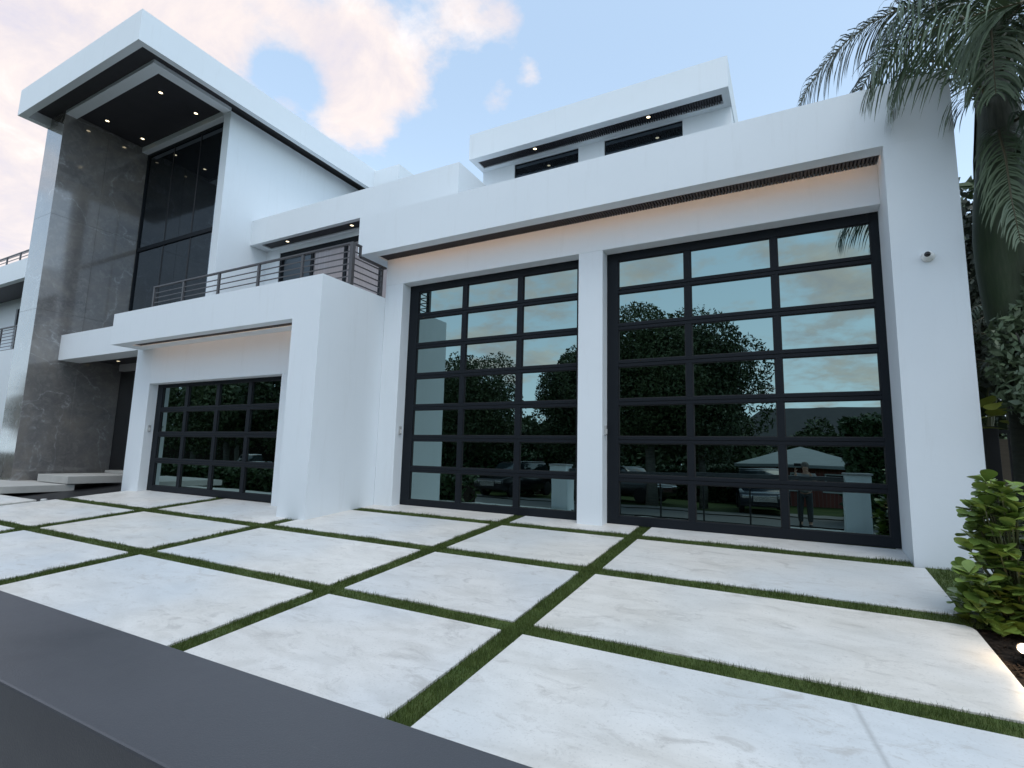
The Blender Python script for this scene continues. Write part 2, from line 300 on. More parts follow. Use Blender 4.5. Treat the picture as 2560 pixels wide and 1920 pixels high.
# ------------------------------------------------------------------ mesh helpers
class MB:
    def __init__(s): s.v = []; s.f = []
    def box(s, x0, x1, y0, y1, z0, z1):
        b = len(s.v)
        s.v += [(x, y, z) for z in (z0, z1) for x, y in ((x0, y0), (x1, y0), (x1, y1), (x0, y1))]
        s.f += [tuple(b+i for i in q) for q in ((3, 2, 1, 0), (4, 5, 6, 7), (0, 1, 5, 4), (1, 2, 6, 5), (2, 3, 7, 6), (3, 0, 4, 7))]
        return s
    def hexa(s, pts):   # 4 bottom (ccw) + 4 top
        b = len(s.v); s.v += [tuple(p) for p in pts]
        s.f += [tuple(b+i for i in q) for q in ((3, 2, 1, 0), (4, 5, 6, 7), (0, 1, 5, 4), (1, 2, 6, 5), (2, 3, 7, 6), (3, 0, 4, 7))]
        return s
    def prism(s, poly, lo, hi, axis='z'):
        b = len(s.v); n = len(poly)
        for h in (lo, hi):
            for p in poly:
                s.v.append({'z': (p[0], p[1], h), 'y': (p[0], h, p[1]), 'x': (h, p[0], p[1])}[axis])
        s.f += [tuple(b+i for i in range(n)), tuple(b+n+i for i in reversed(range(n)))]
        s.f += [(b+i, b+n+i, b+n+(i+1) % n, b+(i+1) % n) for i in range(n)]
        return s
    def tube(s, pts, rad, n=8, cap=True):
        b = len(s.v); P = [Vector(p) for p in pts]; K = len(P)
        rr = rad if isinstance(rad, (list, tuple)) else [rad]*K
        prev = None
        for i, p in enumerate(P):
            d = (P[min(i+1, K-1)]-P[max(i-1, 0)]).normalized()
            a = d.orthogonal().normalized() if prev is None else (prev-d*prev.dot(d)).normalized()
            prev = a; c = d.cross(a)
            for k in range(n):
                t = 2*math.pi*k/n; s.v.append(tuple(p+(a*math.cos(t)+c*math.sin(t))*rr[i]))
        for i in range(K-1):
            for k in range(n):
                s.f.append((b+i*n+k, b+i*n+(k+1) % n, b+(i+1)*n+(k+1) % n, b+(i+1)*n+k))
        if cap: s.f += [tuple(b+k for k in reversed(range(n))), tuple(b+(K-1)*n+k for k in range(n))]
        return s
    def lathe(s, prof, n=24, c=(0, 0, 0)):
        b = len(s.v)
        for r, z in prof:
            for k in range(n):
                t = 2*math.pi*k/n; s.v.append((c[0]+r*math.cos(t), c[1]+r*math.sin(t), c[2]+z))
        for i in range(len(prof)-1):
            for k in range(n): s.f.append((b+i*n+k, b+i*n+(k+1) % n, b+(i+1)*n+(k+1) % n, b+(i+1)*n+k))
        s.f += [tuple(b+k for k in reversed(range(n))), tuple(b+(len(prof)-1)*n+k for k in range(n))]
        return s
    def mesh(s, name): 
        me = bpy.data.meshes.new(name); me.from_pydata(s.v, [], s.f)
        bm = bmesh.new(); bm.from_mesh(me); bmesh.ops.recalc_face_normals(bm, faces=bm.faces); bm.to_mesh(me); bm.free()
        return me
    def build(s, name, m, parent=None, bevel=0, smooth=False, **tags):
        return obj(name, s.mesh(name), m, parent, bevel, smooth, **tags)
def obj(name, me, m=None, parent=None, bevel=0, smooth=False, **tags):
    if m is not None and not me.materials: me.materials.append(m)
    o = bpy.data.objects.new(name, me); col.objects.link(o)
    if parent: o.parent = parent
    if bevel:
        md = o.modifiers.new('bevel', 'BEVEL'); md.width = bevel; md.segments = 2; md.limit_method = 'ANGLE'
    if smooth: me.shade_smooth()
    for k, v in tags.items(): o[k] = v
    return o
def empty(name, loc=(0, 0, 0), rz=0, parent=None, **tags):
    o = bpy.data.objects.new(name, None); col.objects.link(o); o.location = loc; o.rotation_euler = (0, 0, rz); o.empty_display_size = .1
    if parent: o.parent = parent
    for k, v in tags.items(): o[k] = v
    return o
def dup(o, parent=None, loc=None, rot=None, scale=None, **tags):
    c = o.copy(); col.objects.link(c); c.parent = parent
    if loc is not None: c.location = loc
    if rot is not None: c.rotation_euler = rot
    if scale is not None: c.scale = scale
    for k, v in tags.items(): c[k] = v
    return c
def dup_tree(o, parent=None, **kw):
    c = dup(o, parent, **kw)
    for ch in list(o.children): dup_tree(ch, c)
    return c
def box(name, m, x0, x1, y0, y1, z0, z1, parent=None, bevel=0, **tags):
    return MB().box(x0, x1, y0, y1, z0, z1).build(name, m, parent, bevel, **tags)
def G(x, y): return .0881*y - .0047*x        # driveway surface

# ================================================================== GROUND
def gy(y):                                   # terrain profile towards and beyond the street
    if y > -3.5: return .0881*y
    if y > -14: return -.31 - .012*(-3.5-y)
    return -.44 - .03*min(-14-y, 16)
def sheet(name, m, x0, x1, ys, dz, **tags):
    mb = MB(); b = 0
    for i in range(len(ys)-1):
        b = len(mb.v)
        for x in (x0, x1):
            for y in (ys[i], ys[i+1]): mb.v.append((x, y, gy(y)-.0047*x*(1 if abs(x) < 30 else 30/abs(x))+dz))
        mb.f.append((b, b+2, b+3, b+1))
    return mb.build(name, m, **tags)
YS = [-220, -60, -30, -14, -9, -3.5, 0, 4, 9, 16, 40, 120]
sheet('ground', M_lawn, -160, 160, YS, -.10, kind='structure')
sheet('road', M_asph, -160, 160, [-6.9, -3.5, -2.4], -.055, kind='structure')
sheet('pavement', M_pave, -160, 160, [-2.4, -1.0, -.6], -.045, kind='structure')
sheet('far_pavement', M_pave, -160, 160, [-8.6, -7.3], -.05, kind='structure')
drive = empty('driveway', (0, 0, 0), kind='structure')
# base bed below the slabs
bed = MB().hexa([(-13.46, -.6, G(-13.46, -.6)-.20), (1.13, -.6, G(1.13, -.6)-.20), (1.13, 7.6, G(1.13, 7.6)-.20), (-13.46, 7.6, G(-13.46, 7.6)-.20),
                 (-13.46, -.6, G(-13.46, -.6)-.035), (1.13, -.6, G(1.13, -.6)-.035), (1.13, 7.6, G(1.13, 7.6)-.035), (-13.46, 7.6, G(-13.46, 7.6)-.035)]).build('joint_bed', M_soil, drive)
V = [(-13.46, -10.511), (-10.205, -7.317), (-7.058, -4.09), (-3.881, -2.045), (-1.864, 1.129)]
Hh = [(-.6, .60), (.80, 2.16), (2.36, 3.732), (3.922, 5.369), (5.600, 7.012), (7.256, 7.79)]
def slab(x0, x1, y0, y1, corner=None, th=.05):
    p = [(x0, y0), (x1, y0), (x1, y1), (x0, y1)]
    if corner: p = [(x0, y0), (x1, y0), (x1, y1-.10), (x1-.012, y1-.045), (x1-.05, y1-.010), (x1-.11, y1), (x0, y1)]
    n = len(p); mb = MB(); mb.v = [(x, y, G(x, y)-th) for x, y in p]+[(x, y, G(x, y)) for x, y in p]
    mb.f = [tuple(reversed(range(n))), tuple(range(n, 2*n))]+[(i, (i+1) % n, n+(i+1) % n, n+i) for i in range(n)]
    return mb.build('slab', M_slab, drive, .004)
for i, (x0, x1) in enumerate(V):
    for j, (y0, y1) in enumerate(Hh):
        if j == 5:
            if i < 2: continue
            if i == 2: x0 = -6.905
            if i == 4: x1 = 1.048
        if i in (0, 1) and j == 4:
            y1 = 6.895 if i == 0 else 6.895
        if i == 1 and j == 4:
            slab(x0, x1, y0, y1); continue
        if i == 2 and j == 4:
            slab(x0, x1, y0, y1); continue
        slab(x0, x1, y0, y1, corner=(i == 4 and j == 3))
# slabs left of the channel, towards the entry
for (x0, x1, y0, y1) in ((-18.2, -13.75, 3.2, 4.02), (-18.2, -13.75, 4.10, 5.16), (-15.2, -13.75, 1.2, 3.12), (-18.2, -15.28, 1.2, 3.12)): slab(x0, x1, y0, y1)
mb = MB(); q = [(-24, 5.2), (-13.50, 5.2), (-13.50, 8.3), (-24, 8.3)]
mb.hexa([(x, y, .1) for x, y in q]+[(x, y, G(x, y)-.085) for x, y in q]).build('entry_planting_bed', M_black, None, kind='structure')
# --- artificial turf in the joints
TR = [(-10.511, -10.205, -.6, 6.89), (-7.317, -7.058, -.6, 6.02), (-4.09, -3.881, -.6, 7.76), (-2.045, -1.864, -.6, 7.76)]
TH = [(-13.46, 1.135, .60, .80), (-13.46, 1.135, 2.16, 2.36), (-13.46, 1.135, 3.732, 3.922), (-13.46, 1.30, 5.369, 5.600), (-6.905, 1.045, 7.012, 7.256)]
turf = empty('artificial_turf', (0, 0, 0), kind='stuff')
base = MB()
def quadG(mb, x0, x1, y0, y1, dz):
    b = len(mb.v); mb.v += [(x, y, G(x, y)+dz) for x, y in ((x0, y0), (x1, y0), (x1, y1), (x0, y1))]; mb.f.append((b, b+1, b+2, b+3))
for r in TR: quadG(base, *r, -.018)
for r in TH: quadG(base, *r, -.014)
quadG(base, 1.135, 2.05, 5.62, 7.085, -.010)
bpy.data.objects.remove(turf)
bx, bz = [], []
def blades(x0, x1, y0, y1, dens, h, wd, out):
    n = int((x1-x0)*(y1-y0)*dens)
    if n < 1: return
    x = rng.uniform(x0, x1, n); y = rng.uniform(y0, y1, n); z = .0881*y-.0047*x-.018
    a = rng.uniform(0, 2*np.pi, n); hh = h*rng.uniform(.45, 1.25, n)*(.8+.35*np.sin(x*7+y*5)*np.sin(x*3.1-y*11)); l = rng.uniform(0, .55, n)*hh; la = rng.uniform(0, 2*np.pi, n); ww = wd*rng.uniform(.7, 1.2, n)
    dx, dy = np.cos(a)*ww/2, np.sin(a)*ww/2
    A = np.stack([x-dx, y-dy, z], 1); B = np.stack([x+dx, y+dy, z], 1); Cc = np.stack([x+l*np.cos(la), y+l*np.sin(la), z+hh], 1)
    out.append(np.stack([A, B, Cc], 1).reshape(-1, 3))
BO = []
def dens(y, x):
    d = math.hypot(x, y); return 15000 if d < 5 else (9000 if d < 8 else 4500)
def fill(x0, x1, y0, y1):
    st = 1.0
    xs = np.append(np.arange(x0, x1, st), x1); ys = np.append(np.arange(y0, y1, st), y1)
    for i in range(len(xs)-1):
        for j in range(len(ys)-1):
            cx, cy = (xs[i]+xs[i+1])/2, (ys[j]+ys[j+1])/2
            if cy < 1.6: continue
            d = dens(cy, cx); wd = .0035 if d > 10000 else (.005 if d > 5000 else .008)
            blades(xs[i], xs[i+1], ys[j], ys[j+1], d, .042, wd, BO)
for r in TR: fill(*r)
for r in TH[1:]: fill(*r)
fill(1.135, 1.95, 5.62, 7.085)
def tri_mesh(name, arr):
    me = bpy.data.meshes.new(name); n = len(arr)//3
    me.vertices.add(n*3); me.vertices.foreach_set('co', arr.astype(np.float32).ravel())
    me.loops.add(n*3); me.loops.foreach_set('vertex_index', np.arange(n*3, dtype=np.int32))
    me.polygons.add(n); me.polygons.foreach_set('loop_start', np.arange(0, n*3, 3, dtype=np.int32)); me.polygons.foreach_set('loop_total', np.full(n, 3, dtype=np.int32))
    me.update(calc_edges=True); return me
tb = base.build('turf_backing', M_turf, None, kind='stuff')
tb.name = 'artificial_turf'; tb['label'] = 'green artificial turf strips filling the joints between pale driveway slabs'; tb['category'] = 'artificial turf'
obj('grass_blades', tri_mesh('grass_blades', np.concatenate(BO)), M_turf, tb, kind='stuff')
# mulch bed on the right
mb = MB(); q = [(1.14, -.6), (4.5, -.6), (4.5, 9.4), (1.75, 9.4), (1.75, 7.3), (1.9, 7.1), (1.9, 5.62), (1.14, 5.58)]
mb.v = [(x, y, G(x, y)-.03) for x, y in q]+[(x, y, G(x, y)-.2) for x, y in q]; n = len(q)
mb.f = [tuple(range(n)), tuple(reversed(range(n, 2*n)))]+[(i, n+i, n+(i+1) % n, (i+1) % n) for i in range(n)]
mb.build('planting_bed', M_soil, None, kind='structure')
# loose bark chips
CH = []
n = 5000; x = rng.uniform(1.15, 2.6, n); y = rng.uniform(2.5, 5.6, n)**1.0; z = .0881*y-.0047*x-.028+rng.uniform(0, .02, n)
a = rng.normal(0, .018, (n, 3, 3)); a[:, :, 2] *= .35
CH = (np.stack([x, y, z], 1)[:, None, :]+a).reshape(-1, 3)
obj('bark_mulch', tri_mesh('bark_mulch', CH), M_soil, None, kind='stuff', label='dark bark mulch covering the planting bed beside the slabs', category='mulch')

# ================================================================== HOUSE
house = empty('modern_house', (-6, 7.6, .65), label='two storey white modern house with three black framed glass garage doors', category='house')
bpy.context.view_layer.update()
class HH:
    pass
def hb(name, m, x0, x1, y0, y1, z0, z1, bevel=.006, parent=None, **t):
    p = parent or house
    o = MB().box(x0, x1, y0, y1, z0, z1).build(name, m, None, bevel, **t)
    o.parent = p; o.matrix_parent_inverse = Matrix.Identity(4)
    # geometry is given in world space: shift it back by the parent's place
    off = Vector(p.matrix_world.translation) if p is house else Vector(PL[p])
    o.data.transform(Matrix.Translation(-off))
    return o
PL = {house: (-6, 7.6, .65)}
HO = Vector((-6, 7.6, .65))
def attach(o, parent=None):      # world-space mesh -> child of the house (all house parts sit at the house origin)
    o.parent = parent or house
    if parent is None: o.data.transform(Matrix.Translation(-HO))
    return o
def hp(mb, name, m, bevel=.006, parent=None, smooth=False, **t):
    mb.v = [(v[0]-HO.x, v[1]-HO.y, v[2]-HO.z) for v in mb.v]
    return mb.build(name, m, parent or house, bevel, smooth, **t)
def hbx(name, m, x0, x1, y0, y1, z0, z1, bevel=.006, parent=None, **t):
    return hp(MB().box(x0, x1, y0, y1, z0, z1), name, m, bevel, parent, **t)
YW, YD, YF = 7.575, 7.80, 7.09
ZF, ZT = 5.368, 6.132
# tall garage wing
MBw = MB()
MBw.box(-6.911, -6.484, YW, 8.4, .4, 4.868).box(-6.911, 1.05, YW, 8.4, 4.868, ZF+.06)
hp(MBw, 'garage_wall', M_white)
hbx('pier', M_white, -2.924, -2.529, YW, 8.4, .4, 4.868)
hbx('end_column', M_white, 1.05, 1.703, YF, 9.6, .3, ZF, 0)
hbx('fascia', M_white, -7.228, 1.703, YF, YF+.205, ZF+.001, ZT, 0)
hp(MB().box(-7.228, -6.905, YF+.205, 9.2, ZF+.001, ZT).box(-6.905, 1.703, YF+.205, 9.2, ZF+.10, ZT-.004).box(1.045, 1.703, YF+.205, 9.2, ZF+.001, ZF+.1).box(-6.905, 1.045, YW-.0, 9.2, ZF+.061, ZF+.1), 'roof_slab', M_white, 0)
sl = MB(); x = -6.895
while x < 1.03:
    sl.box(x, x+.024, YF+.247, YW-.004, ZF+.022, ZF+.06); x += .042
hp(sl, 'soffit_slats', M_soffit, 0, kind='stuff')
q_ = MB(); q_.v = [(-6.80, YF+.2065, ZF+.004), (1.0, YF+.2065, ZF+.004), (1.0, YF+.2065, ZF+.012), (-6.80, YF+.2065, ZF+.012)]; q_.f = [(3, 2, 1, 0)]; hp(q_, 'led_strip', M_led, 0)
hbx('light_baffle', M_soffit, -6.85, 1.04, YF+.206, YF+.245, ZF+.013, ZF+.019, 0)
hbx('soffit', M_soffit, -6.903, 1.043, YF+.206, YW-.001, ZF+.062, ZF+.098, 0)
# interior backs so nothing is see-through
hbx('back_wall', M_white, -13.0, 1.703, 14.0, 14.2, .3, 6.1, 0)
hbx('side_wall', M_white, 1.50, 1.69, 9.6, 14.0, .3, 6.1, 0)

def garage_door(name_label, x0, x1, yd, zb, zt, vx, hz_, stile, bot, top):
    """vx: mullion (left,right) x pairs; hz_: joint-bar centre heights"""
    fr = MB()
    fr.box(x0-.08, x1+.08, yd+.061, yd+.07, zb, zt+.05)
    d = hp(fr, 'garage_door', M_frame, 0, label=name_label)
    hp(MB().box(x0-.08, stile[0], yd, yd+.06, zb, zt+.05), 'stile', M_frame, .003, d); hp(MB().box(stile[1], x1+.08, yd, yd+.06, zb, zt+.05), 'stile', M_frame, .003, d)
    zs = [zb+bot] + [h for h in hz_] + [zt-top]
    xs = [stile[0]]+[v for p in vx for v in p]+[stile[1]]
    hp(MB().box(stile[0], stile[1], yd+.001, yd+.06, zb, zb+bot), 'bottom_rail', M_frame, .003, d)
    hp(MB().box(stile[0], stile[1], yd+.001, yd+.06, zt-top, zt+.05), 'top_rail', M_frame, .003, d)
    hb2 = .05
    for h in hz_:       # two rails meet at each section joint
        hp(MB().box(stile[0], stile[1], yd+.002, yd+.06, h-hb2, h-.003), 'section_rail', M_frame, .003, d)
        hp(MB().box(stile[0], stile[1], yd-.002, yd+.06, h+.003, h+hb2), 'section_rail', M_frame, .003, d)
        hp(MB().box(stile[0], stile[1], yd+.02, yd+.055, h-.003, h+.003), 'joint_seal', M_gasket, 0, d)
    bounds = []
    lo = zb+bot
    for h in hz_: bounds.append((lo, h-hb2)); lo = h+hb2
    bounds.append((lo, zt-top))
    for (a, b_) in bounds:
        for (l, r) in vx: hp(MB().box(l, r, yd+.003, yd+.06, a, b_), 'mullion', M_frame, .003, d)
        for k in range(0, len(xs), 2):
            gl = hp(MB().box(xs[k]-.004, xs[k+1]+.004, yd+.034+random.uniform(-.002, .002), yd+.046, a-.004, b_+.004), 'pane', M_mirror, 0, d)
            ta, tb_ = random.uniform(-.0022, .0022), random.uniform(-.0022, .0022); zc_ = (a+b_)/2-HO.z; xc_ = (xs[k]+xs[k+1])/2-HO.x
            for v_ in gl.data.vertices: v_.co.y += ta*(v_.co.z-zc_)+tb_*(v_.co.x-xc_)
            gs = MB(); s_ = .012
            X0, X1 = xs[k], xs[k+1]
            gs.box(X0, X1, yd+.022, yd+.034, a, a+s_).box(X0, X1, yd+.022, yd+.034, b_-s_, b_).box(X0, X0+s_, yd+.022, yd+.034, a+s_, b_-s_).box(X1-s_, X1, yd+.022, yd+.034, a+s_, b_-s_)
            hp(gs, 'glazing_bead', M_gasket, 0, d)
    return d
HZ = [1.372, 1.935, 2.505, 3.095, 3.675, 4.255]
garage_door('tall three column glass garage door between the white block and the pier', -6.484, -2.924, YD, .70, 4.868, [(-5.27, -5.165), (-4.13, -4.025)], HZ, (-6.275, -3.03), .12, .13)
garage_door('tall three column glass garage door reflecting the big tree and a palm frond', -2.529, 1.05, YD, .69, 4.868, [(-1.352, -1.262), (-.198, -.115)], HZ, (-2.35, .955), .125, .13)
garage_door('low four column glass garage door under the balcony block', -13.107, -8.60, 6.90, .67, 3.094, [(-12.00, -11.885), (-10.885, -10.775), (-9.83, -9.72)], [1.350, 1.945, 2.505], (-12.90, -8.74), .12, .07)

# left block with balcony
XB0, XB1, YL, YLW = -13.565, -6.911, 6.029, 6.703
ZLF, ZLT = 3.913, 4.624
hp(MB().box(-13.777, -13.107, YLW, 7.0, .45, ZLF+.03).box(-13.107, -7.56, YLW, 7.0, 3.094, ZLF+.03).box(-8.60, -7.56, YLW, 7.2, .45, 3.094), 'garage_wall', M_white)
hbx('block_column', M_white, -7.582, XB1, YL, YW+.001, .3, ZLF, 0)
hbx('block_fascia', M_white, XB0, XB1, YL, YL+.20, ZLF, ZLT, 0)
hp(MB().box(XB0, -13.115, YL+.20, YLW, ZLF, ZLT).box(-13.115, -7.582, YL+.40, YLW, ZLF+.012, ZLF+.1).box(-7.582, XB1, YL+.2, YW, ZLF, ZLT).box(-13.115, -7.582, YL+.20, YL+.40, ZLF+.05, ZLF+.10), 'soffit_frame', M_white, 0)
sl = MB(); x = -13.10
while x < -7.60: sl.box(x, x+.024, YL+.235, YL+.398, ZLF+.022, ZLF+.05); x += .042
hp(sl, 'soffit_slats', M_soffit, 0, kind='stuff')
hbx('balcony_floor', M_grey, -13.56, -6.92, YL+.2, 9.58, ZLF+.101, ZLT-.14, 0)
q_ = MB(); q_.v = [(-13.05, YL+.2015, ZLF+.004), (-7.62, YL+.2015, ZLF+.004), (-7.62, YL+.2015, ZLF+.012), (-13.05, YL+.2015, ZLF+.012)]; q_.f = [(3, 2, 1, 0)]; hp(q_, 'led_strip', M_led, 0)
# entry canopy
XM = -17.78
hp(MB().box(XM, -13.56, YLW, YLW+.52, 3.94, 4.645).box(XM, -13.56, YLW+.52, 7.35, 3.99, 4.645), 'entry_canopy', M_white, .004)
hbx('canopy_soffit', M_soffit, XM, -13.6, 7.35, 8.26, 4.05, 4.6, 0)
hbx('door_header', M_grey, -17.6, -13.6, 8.12, 8.27, 3.845, 4.045, .004)
hbx('entry_door', M_black, XM, -13.7, 8.27, 8.33, .9, 4.05, 0)
hbx('door_threshold', M_conc, -17.2, -13.8, 7.9, 8.3, .90, .97, .004)
hbx('entry_side_wall', M_white, -13.777, -13.6, 7.0, 9.6, .45, 4.6, 0)

# tower -------------------------------------------------------------
ZR0, ZR1 = 10.7275, 11.492
XT0, XT1, YT = -18.80, -12.651, 5.398
rw = .17
hp(MB().box(XT0, XT1, YT, YT+rw, ZR0, ZR1).box(XT1-rw, XT1, YT+rw, 16, ZR0, ZR1).box(XT0, XT0+rw, YT+rw, 16, ZR0, ZR1).box(XT0+rw, XT1-rw, YT+rw, 16, ZR0+.30, ZR1-.003), 'tower_roof', M_white, 0)
hbx('tower_soffit', M_soffit, XT0+rw, XT1-rw, YT+rw, 15.9, ZR0+.27, ZR0+.30, 0)
hp(MB().box(XM, -13.37, 6.08, 6.35, 10.90, 10.996).box(-13.67, -13.37, 6.35, 8.10, 10.90, 10.996).box(XM, -13.67, 8.08, 8.25, 10.83, 10.996), 'ceiling_frame', M_white, .003)
hbx('tower_side_wall', M_white, -13.67, -13.37, 8.10, 15.9, 4.5, 10.90, .004)
hbx('second_parapet', M_white, -12.66, -11.553, 12.96, 16, 8.0, 11.44, 0)
# marble wall: core and large polished panels
mw = hbx('marble_wall', M_marble, -18.78, XM-.02, 6.10, 8.3, .3, ZR0+.26, 0)
zr = [.93, 2.55, 5.25, 7.95, 10.99]
for i in range(4):
    for (a, b_) in ((6.085, 7.17), (7.174, 8.26)):
        hp(MB().box(XM-.02, XM, a, b_, zr[i]+.002, zr[i+1]-.002), 'marble_panel', M_marble, .0015, mw)
    hp(MB().box(-18.80, XM-.0005, 6.08, 6.10, zr[i]+.002, zr[i+1]-.002), 'marble_panel', M_marble, .0015, mw)
hp(MB().box(-18.80, XM, 6.08, 6.10, .3, .93).box(XM-.02, XM, 6.10, 8.26, .3, .93), 'marble_plinth', M_marble, 0, mw)
# glass curtain wall
cw = hp(MB().box(XM, -13.67, 8.262, 8.34, 10.76, 10.83).box(XM, -13.67, 8.262, 8.34, 7.60, 7.72).box(XM, -13.67, 8.262, 8.34, 4.6, 4.7).box(XM, XM+.06, 8.262, 8.34, 4.7, 10.76).box(-13.73, -13.67, 8.262, 8.34, 4.7, 10.76), 'curtain_wall', M_frame, .004)
for xm in (-16.35, -15.0):
    hp(MB().box(xm-.022, xm+.022, 8.29, 8.34, 4.7, 7.60), 'mullion', M_black, .003, cw)
    hp(MB().box(xm-.022, xm+.022, 8.29, 8.34, 7.72, 10.76), 'mullion', M_black, .003, cw)
for (a, b_) in ((XM+.06, -16.372), (-16.328, -15.022), (-14.978, -13.73)):
    for (c, e) in ((4.7, 7.60), (7.72, 10.76)): hp(MB().box(a, b_, 8.30, 8.315, c, e), 'pane', M_glassdark, 0, cw)
# upper canopy box over the balcony
ZB0, ZB1, YB = 7.355, 8.085, 9.03
hp(MB().box(-13.372, -6.32, YB, YB+.12, ZB0, ZB1).box(-13.372, -13.05, YB+.12, 9.6, ZB0, ZB1).box(-13.05, -6.32, YB+.12, 9.6, ZB0+.06, ZB1-.002).box(-13.05, -6.32, YB+.45, 9.6, ZB0, ZB0+.06), 'upper_canopy', M_white, 0)
hbx('canopy_soffit', M_soffit, -13.05, -6.35, YB+.12, YB+.45, ZB0+.03, ZB0+.06, 0)
hbx('upper_canopy_roof', M_white, -13.37, -6.321, 9.6, 12, ZB0, ZB1-.001, 0)
# second floor wall and sliding doors behind the balcony
hp(MB().box(-13.37, -12.80, 9.58, 9.8, 4.5, ZB0).box(-12.80, -6.4, 9.58, 9.8, 7.232, ZB0).box(-7.6, -6.4, 9.58, 9.8, 4.5, 7.232), 'upper_wall', M_white, 0)
sdn = hp(MB().box(-12.80, -12.72, 9.60, 9.70, 4.5, 7.232).box(-7.68, -7.6, 9.60, 9.70, 4.5, 7.232).box(-12.72, -7.68, 9.60, 9.70, 7.12, 7.232).box(-12.72, -7.68, 9.60, 9.70, 4.5, 4.58), 'sliding_door', M_frame, .004)
xx = [-12.72, -11.50, -10.25, -9.0, -7.68]
for i in range(4):
    hp(MB().box(xx[i]+.05, xx[i+1]-.05, 9.65, 9.665, 4.6, 7.1), 'pane', M_glassdark if i == 0 else M_curtain, 0, sdn)
    if i: hp(MB().box(xx[i]-.05, xx[i]+.05, 9.61, 9.69, 4.58, 7.12), 'mullion', M_frame, .003, sdn)
# penthouse
ZH0, ZH1 = 8.752, 9.400
PX0, PX1 = -6.72, -.853
hp(MB().box(PX0, PX1, 10.0, 10.19, ZH0, ZH1).box(PX0, PX0+.14, 10.19, 16, ZH0, ZH1).box(PX1-.14, PX1, 10.19, 16, ZH0, ZH1).box(PX0+.14, PX1-.14, 10.19, 16, ZH0+.10, ZH1-.003), 'penthouse_roof', M_white, 0)
sl = MB(); x = PX0+.15
while x < PX1-.17: sl.box(x, x+.024, 10.192, 10.50, ZH0+.02, ZH0+.07); x += .05
hp(sl, 'soffit_slats', M_soffit, 0, kind='stuff')
hbx('penthouse_soffit', M_soffit, PX0+.141, PX1-.141, 10.191, 10.50, ZH0+.07, ZH0+.099, 0)
hp(MB().box(PX0+.14, PX1-.14, 10.501, 10.64, ZH0, ZH0+.10), 'soffit_frame', M_white, 0)
YP = 10.64
hp(MB().box(-6.70, -5.80, YP, 15.9, 6.0, ZH0+.099).box(-4.135, -3.515, YP, 10.95, 6.0, ZH0+.099).box(-1.815, -.865, YP, 15.9, 6.0, ZH0+.099).box(-5.80, -4.135, YP, 10.95, 8.735, ZH0+.099).box(-3.515, -1.815, YP, 10.95, 8.735, ZH0+.099).box(-5.80, -4.135, YP, 10.95, 6.0, 7.6).box(-3.515, -1.815, YP, 10.95, 6.0, 7.6), 'penthouse_wall', M_white, 0)
for (a, b_) in ((-5.80, -4.135), (-3.515, -1.815)):
    wn_ = hp(MB().box(a, b_, YP+.03, YP+.08, 8.712, 8.735).box(a, a+.02, YP+.03, YP+.08, 7.6, 8.712).box(b_-.02, b_, YP+.03, YP+.08, 7.6, 8.712).box(a+.02, b_-.02, YP+.03, YP+.08, 7.6, 7.63), 'window', M_frame, .002)
    hp(MB().box(a+.02, b_-.02, YP+.045, YP+.055, 7.63, 8.712), 'pane', M_glassdark, 0, wn_)

# balcony railing ----------------------------------------------------
YR = 6.69
rl = hp(MB().box(-13.36, -6.925, YR-.025, YR+.025, 5.405, 5.44).box(-6.975, -6.925, YR+.025, 6.90, 5.405, 5.44), 'balcony_railing', M_rail, .004)
for xp in (-13.33, -12.15, -10.85, -9.54, -8.25):
    hp(MB().box(xp-.03, xp+.03, YR-.02, YR+.02, 4.49, 5.404), 'railing_post', M_rail, .003, rl)
hp(MB().box(-6.99, -6.91, YR-.035, YR+.035, 4.626, 5.404), 'railing_post', M_rail, .003, rl)
hp(MB().box(-6.97, -6.93, 6.86, 6.90, 5.22, 5.404), 'railing_post', M_rail, .003, rl)
hp(MB().box(-6.97, -6.93, 7.46, 7.50, 4.626, 5.205), 'railing_post', M_rail, .003, rl)
for k in range(6):
    z = 4.675+k*.118
    hp(MB().box(-13.30, -6.99, YR-.009, YR+.009, z, z+.018), 'railing_bar', M_rail, 0, rl)
    if z < 5.19: hp(MB().box(-6.959, -6.941, YR+.035, 7.46, z, z+.018), 'railing_bar', M_rail, 0, rl)
    else: hp(MB().box(-6.959, -6.941, YR+.035, 6.86, z, z+.018), 'railing_bar', M_rail, 0, rl)
hp(MB().box(-6.985, -6.915, 6.90, 7.573, 5.206, 5.240), 'handrail', M_rail, .004, rl)

# left wing, far side of the marble wall -----------------------------
hp(MB().box(-40, -22.0, 8.5, 8.7, 8.09, 8.89).box(-40, -22.0, 8.7, 14, 8.30, 8.88), 'wing_fascia', M_white, 0)
hbx('wing_soffit', M_soffit, -40, -22.0, 8.7, 10.0, 8.24, 8.30, 0)
hp(MB().box(-40, -22.0, 10.0, 10.2, 7.75, 8.24).box(-40, -31.3, 10.0, 10.2, .4, 7.75).box(-40, -22, 10.0, 10.2, .4, 4.6), 'wing_wall', M_white, 0)
wd = hp(MB().box(-31.3, -31.15, 10.05, 10.15, 4.6, 7.75).box(-31.15, -22, 10.05, 10.15, 7.6, 7.75).box(-30.0, -29.9, 10.05, 10.15, 4.6, 7.6).box(-28.6, -28.4, 10.05, 10.15, 4.6, 7.6).box(-26.6, -26.45, 10.05, 10.15, 4.6, 7.6), 'sliding_door', M_frame, .004)
for (a, b_, mm) in ((-31.15, -30.0, M_glassdark), (-29.9, -28.6, M_mirror), (-28.4, -26.6, M_mirror), (-26.45, -22, M_glassdark)): hp(MB().box(a, b_, 10.09, 10.105, 4.6, 7.6), 'pane', mm, 0, wd)
